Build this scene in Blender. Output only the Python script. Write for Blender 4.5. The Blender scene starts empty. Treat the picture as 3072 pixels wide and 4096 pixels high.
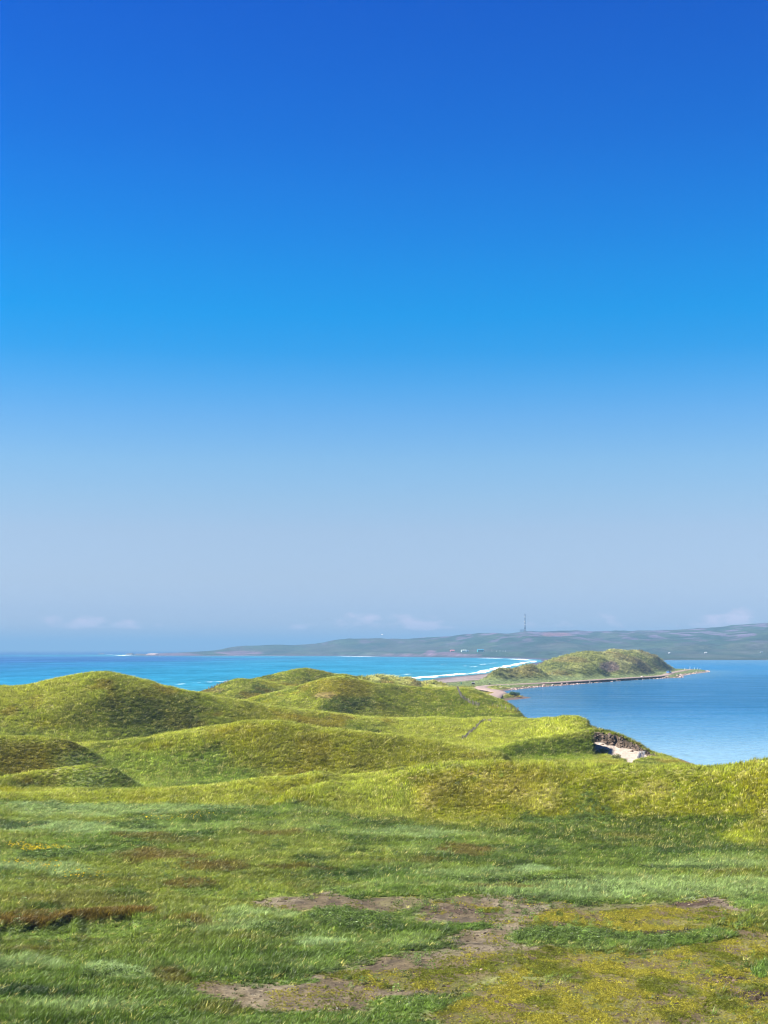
import bpy, bmesh, math, random
import numpy as np
from mathutils import Vector, Matrix

rng = np.random.default_rng(11)
random.seed(5)
R = math.radians
scene = bpy.context.scene
COL = scene.collection

# ------------------------------------------------------------------ camera
F, ZC, VH = 5600.0, 17.0, 2598.0          # focal length in photo pixels, eye height above the water, horizon row
cam_data = bpy.data.cameras.new("camera")
cam_data.sensor_fit = 'HORIZONTAL'
cam_data.sensor_width = 36.0
cam_data.lens = F / 3072.0 * 36.0
cam_data.shift_y = (VH - 2048.0) / 3072.0
cam_data.clip_start = 0.5
cam_data.clip_end = 90000.0
cam = bpy.data.objects.new("camera", cam_data)
cam.location = (0, 0, ZC)
cam.rotation_euler = (R(90), 0, 0)
COL.objects.link(cam)
scene.camera = cam

# ------------------------------------------------------------------ light, sky, exposure
SUN_AZ, SUN_EL = -96.0, 47.0              # degrees left of the view, degrees above the horizon
world = bpy.data.worlds.new("World")
scene.world = world
world.use_nodes = True
wt = world.node_tree
wn, wl = wt.nodes, wt.links
bg = wn["Background"]
bg.inputs["Strength"].default_value = 0.07
sky = wn.new("ShaderNodeTexSky")
sky.sky_type = 'NISHITA'
sky.sun_disc = False
sky.sun_elevation = R(SUN_EL)
sky.sun_rotation = R(SUN_AZ)
sky.altitude = 20
sky.air_density = 1.0
sky.dust_density = 0.3
sky.ozone_density = 2.5
tc = wn.new("ShaderNodeTexCoord")
sep = wn.new("ShaderNodeSeparateXYZ")
wl.new(tc.outputs["Generated"], sep.inputs[0])
grade = wn.new("ShaderNodeValToRGB")      # polarised clear-air grade by height above the horizon, the same all round
wl.new(sep.outputs["Z"], grade.inputs[0])
mulc = wn.new("ShaderNodeMix"); mulc.data_type = 'RGBA'; mulc.blend_type = 'MULTIPLY'; mulc.inputs[0].default_value = 1.0
wl.new(sky.outputs[0], mulc.inputs[6]); wl.new(grade.outputs[0], mulc.inputs[7])
SKY_STOPS = [(0.0011, (0.3389, 0.3802, 0.5992)), (0.0139, (0.3806, 0.4007, 0.5963)), (0.0282, (0.3433, 0.381, 0.5894)), (0.0503, (0.372, 0.3896, 0.5303)), (0.0836, (0.398, 0.4087, 0.5019)), (0.1062, (0.3697, 0.4294, 0.512)), (0.132, (0.3235, 0.4445, 0.54)), (0.1638, (0.2101, 0.4216, 0.5819)), (0.1856, (0.118, 0.4057, 0.6025)), (0.2079, (0.0376, 0.3853, 0.6177)), (0.2324, (0.002, 0.3825, 0.6401)), (0.2584, (0.002, 0.356, 0.6491)), (0.2864, (0.002, 0.3169, 0.6516)), (0.3149, (0.003, 0.2819, 0.6485)), (0.3426, (0.002, 0.2457, 0.6353)), (0.3825, (0.002, 0.214, 0.6274)), (0.4208, (0.002, 0.1906, 0.6194)), (0.5998, (0.002, 0.1464, 0.5021)), (1.0, (0.002, 0.1464, 0.5021))]
els = grade.color_ramp.elements
while len(els) < len(SKY_STOPS):
    els.new(0.5)
for e, (p, c) in zip(els, SKY_STOPS):
    e.position = p
    e.color = (*c, 1)
# a thin band of far cumulus low on the horizon, all the way round
mp = wn.new("ShaderNodeMapping"); mp.inputs["Scale"].default_value = (1, 1, 2.2)
mp.inputs["Location"].default_value = (2.6, 0.9, 0.1)
wl.new(tc.outputs["Generated"], mp.inputs[0])
cn = wn.new("ShaderNodeTexNoise"); cn.inputs["Scale"].default_value = 24.0; cn.inputs["Detail"].default_value = 7.0
cn.inputs["Roughness"].default_value = 0.55
wl.new(mp.outputs[0], cn.inputs[0])
band = wn.new("ShaderNodeValToRGB")
wl.new(sep.outputs["Z"], band.inputs[0])
be = band.color_ramp.elements
be[0].position = 0.009; be[0].color = (0, 0, 0, 1)
be[1].position = 0.016; be[1].color = (1, 1, 1, 1)
b2 = be.new(0.024); b2.color = (0.75, 0.75, 0.75, 1)
b3 = be.new(0.033); b3.color = (0, 0, 0, 1)
thr = wn.new("ShaderNodeMath"); thr.operation = 'ADD'
wl.new(cn.outputs[0], thr.inputs[0])
bsc = wn.new("ShaderNodeMath"); bsc.operation = 'MULTIPLY_ADD'; bsc.inputs[1].default_value = 0.26; bsc.inputs[2].default_value = -0.26
wl.new(band.outputs[0], bsc.inputs[0]); wl.new(bsc.outputs[0], thr.inputs[1])
cr = wn.new("ShaderNodeMapRange"); cr.inputs[1].default_value = 0.49; cr.inputs[2].default_value = 0.60
cr.inputs[3].default_value = 0.0; cr.inputs[4].default_value = 0.22
wl.new(thr.outputs[0], cr.inputs[0])
cmix = wn.new("ShaderNodeMix"); cmix.data_type = 'RGBA'
wl.new(cr.outputs[0], cmix.inputs[0]); wl.new(mulc.outputs[2], cmix.inputs[6])
CLOUD_COL = (7.6, 5.3, 6.3, 1)
cmix.inputs[7].default_value = CLOUD_COL
wl.new(cmix.outputs[2], bg.inputs["Color"])

sun_data = bpy.data.lights.new("sun", 'SUN')
sun_data.energy = 5.0
sun_data.angle = R(0.53)
sun_data.color = (1.0, 0.95, 0.86)
sun = bpy.data.objects.new("sun", sun_data)
ldir = Vector((math.sin(R(SUN_AZ)) * math.cos(R(SUN_EL)), math.cos(R(SUN_AZ)) * math.cos(R(SUN_EL)), math.sin(R(SUN_EL))))
sun.rotation_euler = ldir.to_track_quat('Z', 'Y').to_euler()
sun.location = (-60, 40, 80)
COL.objects.link(sun)

vs = scene.view_settings
vs.view_transform = 'Standard'
vs.look = 'None'
vs.exposure = 1.95
vs.gamma = 1.0
vs.use_curve_mapping = False
scene.render.engine = 'CYCLES'
scene.cycles.max_bounces = 6
scene.cycles.diffuse_bounces = 2
scene.cycles.glossy_bounces = 2
scene.cycles.transmission_bounces = 3
scene.cycles.volume_bounces = 0
scene.cycles.use_denoising = True
scene.cycles.filter_width = 1.1

# ------------------------------------------------------------------ noise and small maths
_tab = rng.random((256, 256))
def vnoise(x, y):
    xi = np.floor(x).astype(np.int64); yi = np.floor(y).astype(np.int64)
    fx = x - xi; fy = y - yi
    fx = fx * fx * fx * (fx * (fx * 6 - 15) + 10); fy = fy * fy * fy * (fy * (fy * 6 - 15) + 10)
    a = _tab[xi & 255, yi & 255]; b = _tab[(xi + 1) & 255, yi & 255]
    c = _tab[xi & 255, (yi + 1) & 255]; d = _tab[(xi + 1) & 255, (yi + 1) & 255]
    return (a * (1 - fx) + b * fx) * (1 - fy) + (c * (1 - fx) + d * fx) * fy
def fbm(x, y, octv=4, seed=0.0):
    s = 0.0; amp = 1.0; tot = 0.0
    x = x + seed * 17.31; y = y - seed * 9.77
    for i in range(octv):
        s = s + amp * vnoise(x, y); tot += amp
        amp *= 0.5; x, y = x * 1.63 + y * 1.21 + 3.7, y * 1.63 - x * 1.21 * 0.74 + 8.1
    return s / tot
def sstep(a, b, x):
    t = np.clip((x - a) / (b - a), 0, 1)
    return t * t * (3 - 2 * t)
def smax(a, b, k=2.2):
    m = np.maximum(a, b)
    return m + np.log(np.exp(-k * np.minimum(np.abs(a - b), 12)) + 1) / k - np.log(1.0) / k
def lerp(a, b, t):
    return a + (b - a) * t

# ------------------------------------------------------------------ coast lines (metres, eye at the origin, view along +y)
SEA_LINE = [(-900, 60), (-400, 330), (-200, 410), (-115, 440), (-75, 480), (-45, 560), (-18, 650), (10, 735), (19, 757), (32, 835),
            (49, 898), (69, 981), (95, 1150), (130, 1400), (190, 1800), (217, 1943), (262, 2330), (248, 2640), (210, 2860), (171, 2930), (90, 3071),
            (8, 3283), (-115, 3600), (-364, 3760), (-481, 3700), (-612, 3700), (-752, 4050), (-780, 4300), (-600, 5200), (-200, 7000), (1000, 9500)]
LAKE_LINE = [(9500, 2300), (1500, 2290), (622, 2262), (487, 2267), (330, 2200), (250, 1800), (205, 1400), (205, 1250), (232, 1170), (257, 1107),
             (245, 1055), (211, 962), (188, 890), (182, 850), (163, 821), (131, 762), (102, 700), (83, 657), (69, 630), (58, 599), (53, 584),
             (47, 572), (42, 552), (40, 535), (44, 518), (51, 506), (52, 492), (46, 478), (41, 467), (38, 440), (32, 400), (29, 360), (33, 320),
             (34, 290), (37, 262), (42, 240), (46, 218), (46, 201), (52, 180), (75, 162), (140, 145), (300, 120), (900, 40)]
POLY = SEA_LINE + [(9500, 9500)] + LAKE_LINE + [(900, -300), (-900, -300)]
def seg_dist(px, py, line):
    best = np.full(px.shape, 1e12)
    for (x0, y0), (x1, y1) in zip(line[:-1], line[1:]):
        dx, dy = x1 - x0, y1 - y0
        t = np.clip(((px - x0) * dx + (py - y0) * dy) / (dx * dx + dy * dy), 0, 1)
        best = np.minimum(best, (px - x0 - t * dx) ** 2 + (py - y0 - t * dy) ** 2)
    return np.sqrt(best)
def inside(px, py):
    c = np.zeros(px.shape, bool)
    pts = POLY
    for (x0, y0), (x1, y1) in zip(pts, pts[1:] + pts[:1]):
        if y0 == y1:
            continue
        cond = ((y0 > py) != (y1 > py)) & (px < (x1 - x0) * (py - y0) / (y1 - y0) + x0)
        c ^= cond
    return c

# ------------------------------------------------------------------ dune ridges: (column, row, depth in metres) along each crest
class Ridge:
    def __init__(s, pts, wf, wb, fade=(120, 120), sig=5, zb=-1.5, lin=0.25, rough=1.0):
        pts = sorted(pts)
        u = np.array([p[0] for p in pts], float); v = np.array([p[1] for p in pts], float); y = np.array([p[2] for p in pts], float)
        s.g = np.arange(-2400, 5600, 8.0)
        z = ZC - (v - VH) * y / F
        zz = np.interp(s.g, u, z); yy = np.interp(s.g, u, y)
        k = np.exp(-0.5 * (np.arange(-4 * sig, 4 * sig + 1) / sig) ** 2); k /= k.sum()
        pad = 4 * sig
        s.z = np.convolve(np.pad(zz, pad, mode='edge'), k, 'valid'); s.y = np.convolve(np.pad(yy, pad, mode='edge'), k, 'valid')
        s.u0, s.u1 = u[0], u[-1]
        s.wf, s.wb, s.fade, s.zb, s.lin = wf, wb, fade, zb, lin
    def h(s, U, y):
        zc = np.interp(U, s.g, s.z); yc = np.interp(U, s.g, s.y)
        t = y - yc
        q = np.clip(np.where(t < 0, -t / s.wf, t / s.wb), 0, 1)
        p = (1 - s.lin) * (1 - q * q * (3 - 2 * q)) + s.lin * (1 - q)
        a = sstep(s.u0 - s.fade[0], s.u0, U) * (1 - sstep(s.u1, s.u1 + s.fade[1], U))
        return s.zb + (zc - s.zb) * p * a

RIDGES = [
    # big left dune and its long shoulder
    Ridge([(-1500, 2770, 240), (-500, 2765, 245), (0, 2748, 245), (139, 2741, 245), (278, 2704, 246), (370, 2691, 246), (417, 2692, 246), (556, 2716, 248), (648, 2743, 250), (787, 2773, 252),
           (963, 2808, 254), (1065, 2827, 256), (1204, 2843, 258), (1343, 2859, 258), (1536, 2874, 260), (1640, 2879, 261), (1740, 2871, 262), (1850, 2882, 261), (1960, 2873, 260), (2060, 2884, 258), (2150, 2879, 256), (2240, 2872, 244),
           (2295, 2866, 238), (2340, 2893, 234)], 46, 34, fade=(300, 60), sig=3),
    # fenced knoll, the two farther knolls
    Ridge([(740, 2790, 395), (787, 2771, 398), (861, 2748, 400), (944, 2716, 402), (1000, 2720, 404), (1111, 2730, 408), (1194, 2739, 410)], 55, 40, fade=(60, 120), sig=2),
    Ridge([(1000, 2722, 445), (1111, 2693, 450), (1204, 2673, 452), (1278, 2682, 454), (1333, 2700, 456), (1389, 2699, 458), (1420, 2712, 458)], 45, 40, fade=(60, 60), sig=2),
    Ridge([(1416, 2709, 520), (1512, 2703, 525), (1590, 2709, 528), (1651, 2713, 530), (1672, 2734, 530)], 40, 40, fade=(60, 50), sig=1),
    Ridge([(1680, 2732, 560), (1723, 2725, 560), (1760, 2729, 560), (1800, 2742, 560)], 30, 30, fade=(40, 40), sig=1),
    # broad olive dune in the middle
    Ridge([(963, 2812, 322), (1065, 2780, 325), (1185, 2753, 328), (1241, 2728, 330), (1302, 2710, 330), (1338, 2707, 330), (1386, 2709, 332), (1434, 2720, 334), (1482, 2729, 336),
           (1543, 2738, 338), (1603, 2747, 340), (1663, 2753, 342), (1832, 2755, 344), (1892, 2759, 342), (1928, 2774, 338), (1962, 2790, 334), (2036, 2813, 325),
           (2092, 2843, 315), (2138, 2875, 305)], 50, 34, fade=(200, 60), sig=3),
    # dark hump at the left edge
    Ridge([(-600, 2980, 172), (-200, 2955, 176), (0, 2947, 178), (93, 2947, 178), (185, 2951, 178), (230, 2956, 178)], 17, 11, fade=(200, 400), sig=4),
    # long middle ridge
    Ridge([(300, 2978, 186), (352, 2975, 186), (463, 2970, 187), (556, 2961, 188), (648, 2947, 188), (787, 2919, 189), (926, 2896, 190), (1019, 2885, 190), (1093, 2887, 190), (1204, 2901, 190),
           (1343, 2919, 190), (1536, 2937, 190), (1675, 2956, 188), (1767, 2975, 186), (1906, 3003, 183), (2000, 3024, 180)], 28, 18, fade=(260, 140), sig=4),
    # cut dune by the lagoon
    Ridge([(1880, 3012, 200), (1916, 3003, 201), (2000, 2984, 204), (2092, 2966, 208), (2230, 2942, 212), (2369, 2917, 217)], 15, 10, fade=(80, 10), sig=2),
    Ridge([(2300, 2880, 236), (2369, 2913, 227), (2462, 2932, 224), (2510, 2952, 223), (2554, 2978, 221), (2615, 3028, 217), (2650, 3038, 214)], 16, 11, fade=(40, 40), sig=2),
    # small hump left, low front lip
    Ridge([(-300, 3150, 148), (0, 3120, 152), (139, 3091, 156), (231, 3072, 158), (352, 3052, 159), (400, 3060, 160)], 13, 9, fade=(300, 300), sig=3),
    Ridge([(-200, 3190, 138), (300, 3180, 140), (463, 3171, 141), (602, 3171, 142), (741, 3159, 143), (926, 3136, 144), (1065, 3117, 146), (1157, 3104, 147), (1232, 3094, 148), (1296, 3092, 148),
           (1343, 3102, 149), (1435, 3098, 150), (1536, 3084, 151), (1600, 3074, 151)], 22, 9, fade=(400, 120), sig=2, lin=0.5),
    # big right hand dune in front
    Ridge([(1180, 3158, 136), (1296, 3133, 137), (1435, 3135, 138), (1536, 3112, 138), (1630, 3072, 138), (1721, 3054, 137), (1906, 3049, 136), (2054, 3047, 135), (2300, 3059, 132),
           (2550, 3068, 129), (2786, 3070, 126), (2880, 3063, 125), (3072, 3046, 122), (3500, 3000, 116), (4600, 2950, 100)], 23, 15, fade=(180, 400), sig=4, lin=0.7),
    # headland dunes beyond
    Ridge([(1928, 2716, 688), (1971, 2680, 696), (2002, 2662, 700), (2041, 2680, 706), (2090, 2694, 710), (2130, 2706, 712)], 36, 44, fade=(24, 60), sig=2),
    Ridge([(2030, 2686, 720), (2075, 2667, 722), (2105, 2655, 724), (2140, 2663, 724), (2183, 2697, 720), (2210, 2716, 715)], 36, 50, fade=(40, 40), sig=1),
    Ridge([(2130, 2672, 830), (2147, 2658, 832), (2218, 2630, 840), (2289, 2611, 846), (2345, 2602, 850), (2395, 2605, 855), (2465, 2609, 865), (2536, 2625, 880), (2575, 2642, 888), (2615, 2668, 895), (2650, 2690, 900)], 110, 60, fade=(120, 90), sig=1, lin=0.5),
    Ridge([(2160, 2700, 760), (2240, 2676, 775), (2330, 2662, 785), (2420, 2668, 795), (2500, 2680, 805), (2560, 2690, 812)], 42, 30, fade=(60, 80), sig=2),
    Ridge([(2380, 2622, 980), (2437, 2592, 985), (2500, 2596, 990), (2550, 2598, 1000), (2607, 2618, 1010), (2663, 2630, 1030), (2712, 2660, 1060), (2752, 2679, 1080), (2775, 2688, 1090)], 120, 70, fade=(120, 40), sig=1, lin=0.5),
]
FAR = Ridge([(430, 2618, 4300), (563, 2606, 4400), (663, 2601, 4500), (849, 2595, 4500), (928, 2585, 4500), (1100, 2577, 4450), (1181, 2579, 4400), (1301, 2573, 4400), (1422, 2571, 4350), (1512, 2565, 4300),
             (1603, 2566, 4300), (1754, 2560, 4250), (1874, 2548, 4200), (2006, 2534, 4200), (2077, 2525, 4200), (2112, 2521, 4200), (2161, 2524, 4200), (2218, 2526, 4200), (2296, 2529, 4200),
             (2387, 2539, 4250), (2465, 2534, 4300), (2571, 2532, 4300), (2677, 2529, 4300), (2811, 2525, 4300), (2910, 2516, 4300), (3002, 2504, 4300), (3072, 2499, 4300), (3400, 2490, 4300), (4600, 2480, 4300)],
            1750, 1500, fade=(60, 400), sig=1, zb=0, lin=0.75)

ROAD = [(33, 420), (35, 455), (38, 480), (41, 500), (43, 512), (42.5, 530), (41, 548), (39.5, 566), (40, 584), (43, 600), (48, 614), (54, 624), (64, 640), (80, 665), (96, 697), (112, 730), (128, 762), (148, 800), (160, 824), (170, 850), (178, 880), (190, 930),
        (206, 985), (222, 1040), (236, 1085), (243, 1105)]
def pit_masks(U, y):
    rim = np.interp(U, [2340, 2369, 2462, 2554, 2615, 2650], [226.5, 225.0, 222.5, 219.5, 215.5, 212])
    rim = rim + (fbm(U / 14, U * 0 + 3.1, 3) - 0.5) * 1.6
    ul = np.interp(y, [203, 206, 212, 219], [2500, 2476, 2420, 2368]) + (fbm(y * 0.9, y * 0 + 7.7, 2) - .5) * 14
    ur = np.interp(y, [203, 209, 214, 217], [2538, 2570, 2612, 2640])
    m = sstep(0, 9, U - ul) * sstep(0, 9, ur - U) * sstep(196.5, 198.5, y)
    return m, rim - y

def height(x, y, fine=True):
    x = np.asarray(x, float); y = np.asarray(y, float)
    yy = np.maximum(y, 8.0)
    U = 1536 + F * x / yy
    dS = seg_dist(x, y, SEA_LINE); dL = seg_dist(x, y, LAKE_LINE); ins = inside(x, y)
    wob = (fbm(x * 0.09, y * 0.05, 3, 2) - 0.5)
    level = 1.25 - .45 * sstep(200, 175, y) + 1.2 * sstep(160, 147, y) + 1.2 * sstep(1600, 2600, y)
    ramp_l = np.where(y < 260, 15.0, 7.0) * np.where(y > 1500, 5, 1)
    beach = np.where(y > 3000, 26.0, 62.0)
    near = 1 - sstep(250, 420, y) * 0
    zb = level * sstep(0, 1, np.clip(np.minimum(dL / (ramp_l * 1.5), dS / beach), 0, 1) ** 0.8)
    zb = np.where(ins, zb + 0.02, -np.minimum(np.minimum(dS, dL) * 0.12, 4.0))
    z = zb
    for r in RIDGES:
        z = smax(z, r.h(U, y))
    # fade every dune out to the water's edge
    edge = np.where(ins, sstep(0, 1, np.clip(np.minimum(dL, dS) / 4.0, 0, 1)), 0)
    z = np.where(ins, lerp(np.minimum(z, zb), z, edge), np.minimum(z, zb))
    # hummocks
    dune = np.clip((z - zb) / 2.0, 0, 1) * edge
    amp = np.where(y > 600, 5.0 - 4.0 * sstep(2560, 2630, U), 1.0)
    sc = np.where(y > 600, 0.3, 1.0)
    z = z + dune * amp * ((fbm(x * .16 * sc, y * .10 * sc, 3, 5) - .5) * 0.5 + (fbm(x * .55 * sc, y * .4 * sc, 2, 6) - .5) * 0.28)
    flat = np.where(ins, 1 - dune, 0) * np.where(y < 170, 1, 0)
    z = z + flat * ((fbm(x * .22, y * .12, 3, 8) - .5) * 0.34 + (fbm(x * .9, y * .7, 2, 9) - .5) * 0.14)
    Vf = VH + F * 15.0 / yy
    vl = np.interp(U, [-600, 0, 185, 280, 590, 720, 880, 980], [3712, 3704, 3698, 3672, 3660, 3598, 3545, 3505]) + (fbm(U / 60, U * 0 + 4.4, 3, 14) - .5) * 30
    t = Vf - vl
    z = z - .34 * sstep(0, 7, t) * (1 - sstep(30, 150, t)) * sstep(640, 560, U) * sstep(.30, .42, fbm(U / 90, U * 0 + 1.7, 2, 15)) * np.where(y < 150, 1, 0)
    # erosion scar on the headland
    gx = (U - 2440) / 34; gv = (y - 795) / 28
    z = z - 2.2 * np.exp(-(gx * gx + gv * gv) * 1.4) * np.where(y > 600, 1, 0)
    # blown out sand pit
    m, d = pit_masks(U, y)
    zf = np.interp(d, [2.2, 6, 12, 17, 24], [2.0, 1.45, 0.75, 0.3, .15]) * np.interp(U, [2369, 2460, 2560, 2640], [1.35, 1.0, 0.7, 0.35])
    zf = zf + (fbm(x * 1.2, y * 1.2, 3, 3) - .5) * 0.18
    wall = sstep(0.7, 1.9, d + (fbm(x * 1.5, y * .8, 3, 12) - .5) * 1.3)
    z = np.where((d > 0.3) & (m > 0), lerp(z, np.minimum(z, zf), m * wall), z)
    # road bench
    rd = seg_dist(x, y, ROAD)
    z = np.where(ins & (y > 330), lerp(z, np.minimum(z, 1.3 + 0 * z), 1 - sstep(4, 18, rd)), z)
    return z

def height_far(x, y):
    U = 1536 + F * x / y
    dS = seg_dist(x, y, SEA_LINE); dL = seg_dist(x, y, LAKE_LINE); ins = inside(x, y)
    bluff = 7.0 * sstep(0.35, 0.6, fbm(x * .0035 + 2, y * .001, 3, 4))
    zb = 1.6 * sstep(0, 40, np.minimum(dS, dL)) + bluff * sstep(28, 45, dS) * (1 - sstep(1500, 3000, dS)) * np.where(y > 2950, 1, 0)
    r = FAR.h(U, y)
    z = zb + np.maximum(r, 0) * sstep(0, 500, np.minimum(dS, dL))
    up = np.clip(z / 40, 0, 1)
    z = z + up * ((fbm(x * .006, y * .0022, 4, 21) - .5) * 16 + (fbm(x * .03, y * .012, 3, 22) - .5) * 5.0 * sstep(.3, 1, up))
    z = z + (fbm(x * .02, y * .01, 3, 23) - .5) * 2.0 * sstep(60, 200, np.minimum(dS, dL))
    return np.where(ins, z, -np.minimum(np.minimum(dS, dL) * 0.05, 4.0))

def row_of(x, y, z):
    return VH + F * (ZC - z) / y

# ------------------------------------------------------------------ mesh helpers
def mesh_from(name, verts, faces4=None, faces3=None):
    me = bpy.data.meshes.new(name)
    verts = np.asarray(verts, np.float32)
    n4 = 0 if faces4 is None else len(faces4); n3 = 0 if faces3 is None else len(faces3)
    me.vertices.add(len(verts)); me.vertices.foreach_set("co", verts.ravel())
    loops = []
    if n4: loops.append(np.asarray(faces4, np.int32).ravel())
    if n3: loops.append(np.asarray(faces3, np.int32).ravel())
    if loops:
        lv = np.concatenate(loops)
        me.loops.add(len(lv)); me.loops.foreach_set("vertex_index", lv)
        me.polygons.add(n4 + n3)
        starts = np.concatenate([np.arange(n4) * 4, n4 * 4 + np.arange(n3) * 3]).astype(np.int32)
        me.polygons.foreach_set("loop_start", starts)
    me.update(calc_edges=True)
    me.validate()
    return me
def point_attr(me, name, typ, data):
    a = me.attributes.new(name, typ, 'POINT')
    key = {'FLOAT_COLOR': 'color', 'FLOAT_VECTOR': 'vector'}.get(typ, 'value')
    a.data.foreach_set(key, np.ascontiguousarray(data).ravel())
def link(name, me, mat=None, parent=None, **props):
    o = bpy.data.objects.new(name, me)
    COL.objects.link(o)
    if mat is not None and me is not None and len(me.materials) == 0:
        me.materials.append(mat)
    if parent is not None:
        o.parent = parent
    for k, v in props.items():
        o[k] = v
    return o
def empty(name, loc, rz=0.0, **props):
    o = bpy.data.objects.new(name, None)
    o.empty_display_size = 0.3
    o.location = loc; o.rotation_euler = (0, 0, rz)
    COL.objects.link(o)
    for k, v in props.items():
        o[k] = v
    return o
def smooth(me):
    me.polygons.foreach_set("use_smooth", np.ones(len(me.polygons), bool))
class MB:
    def __init__(s): s.v = []; s.f = []
    def poly(s, pts, faces):
        b = len(s.v); s.v += [tuple(p) for p in pts]; s.f += [tuple(b + i for i in f) for f in faces]; return s
    def box(s, c, d, rot=None):
        c = Vector(c); hx, hy, hz = d[0] / 2, d[1] / 2, d[2] / 2
        pts = [Vector((x, y, z)) for z in (-hz, hz) for (x, y) in ((-hx, -hy), (hx, -hy), (hx, hy), (-hx, hy))]
        if rot is not None: pts = [rot @ p for p in pts]
        return s.poly([p + c for p in pts], [(3, 2, 1, 0), (4, 5, 6, 7), (0, 1, 5, 4), (1, 2, 6, 5), (2, 3, 7, 6), (3, 0, 4, 7)])
    def bar(s, a, b, r0, r1=None, n=6):
        a, b = Vector(a), Vector(b); r1 = r0 if r1 is None else r1
        q = (b - a).to_track_quat('Z', 'Y')
        pts = []
        for p, r in ((a, r0), (b, r1)):
            for i in range(n):
                t = 2 * math.pi * i / n
                pts.append(p + q @ Vector((r * math.cos(t), r * math.sin(t), 0)))
        fs = [(i, (i + 1) % n, n + (i + 1) % n, n + i) for i in range(n)] + [tuple(range(n - 1, -1, -1)), tuple(range(n, 2 * n))]
        return s.poly(pts, fs)
    def mesh(s, name, sm=False):
        me = bpy.data.meshes.new(name); me.from_pydata(s.v, [], s.f); me.update()
        if sm: smooth(me)
        return me
    def build(s, name, mat, parent=None, sm=False, **props):
        return link(name, s.mesh(name, sm), mat, parent, **props)

# ------------------------------------------------------------------ materials
def new_mat(name):
    m = bpy.data.materials.new(name); m.use_nodes = True
    return m, m.node_tree.nodes, m.node_tree.links
def simple(name, col, rough=0.7, metal=0.0, noise=0.25, scale=6.0, spec=0.3):
    m, n, l = new_mat(name)
    b = n["Principled BSDF"]
    b.inputs["Roughness"].default_value = rough; b.inputs["Metallic"].default_value = metal
    b.inputs["Specular IOR Level"].default_value = spec
    tcn = n.new("ShaderNodeTexCoord"); nz = n.new("ShaderNodeTexNoise"); nz.inputs["Scale"].default_value = scale; nz.inputs["Detail"].default_value = 5
    l.new(tcn.outputs["Object"], nz.inputs[0])
    mr = n.new("ShaderNodeMapRange"); mr.inputs[1].default_value = .3; mr.inputs[2].default_value = .7; mr.inputs[3].default_value = 1 - noise; mr.inputs[4].default_value = 1 + noise
    l.new(nz.outputs[0], mr.inputs[0])
    mx = n.new("ShaderNodeMix"); mx.data_type = 'RGBA'; mx.blend_type = 'MULTIPLY'; mx.inputs[0].default_value = 1; mx.inputs[6].default_value = (*col, 1)
    l.new(mr.outputs[0], mx.inputs[7]); l.new(mx.outputs[2], b.inputs["Base Color"])
    return m
def ground_mat(name, scales=(0.9, 5.0), bump=0.25, dist=0.12):
    m, n, l = new_mat(name)
    b = n["Principled BSDF"]; b.inputs["Roughness"].default_value = 0.95; b.inputs["Specular IOR Level"].default_value = 0.1
    at = n.new("ShaderNodeAttribute"); at.attribute_name = "col"
    ge = n.new("ShaderNodeNewGeometry")
    n1 = n.new("ShaderNodeTexNoise"); n1.inputs["Scale"].default_value = scales[0]; n1.inputs["Detail"].default_value = 6; n1.inputs["Roughness"].default_value = .65
    n2 = n.new("ShaderNodeTexNoise"); n2.inputs["Scale"].default_value = scales[1]; n2.inputs["Detail"].default_value = 4; n2.inputs["Roughness"].default_value = .7
    l.new(ge.outputs["Position"], n1.inputs[0]); l.new(ge.outputs["Position"], n2.inputs[0])
    ad = n.new("ShaderNodeMath"); ad.operation = 'ADD'; l.new(n1.outputs[0], ad.inputs[0]); l.new(n2.outputs[0], ad.inputs[1])
    mr = n.new("ShaderNodeMapRange"); mr.inputs[1].default_value = .75; mr.inputs[2].default_value = 1.25; mr.inputs[3].default_value = .45; mr.inputs[4].default_value = 1.5
    l.new(ad.outputs[0], mr.inputs[0])
    mx = n.new("ShaderNodeMix"); mx.data_type = 'RGBA'; mx.blend_type = 'MULTIPLY'; mx.inputs[0].default_value = 1
    l.new(at.outputs["Color"], mx.inputs[6]); l.new(mr.outputs[0], mx.inputs[7]); l.new(mx.outputs[2], b.inputs["Base Color"])
    bp = n.new("ShaderNodeBump"); bp.inputs["Strength"].default_value = bump; bp.inputs["Distance"].default_value = dist
    l.new(ad.outputs[0], bp.inputs["Height"]); l.new(bp.outputs[0], b.inputs["Normal"])
    return m
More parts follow.
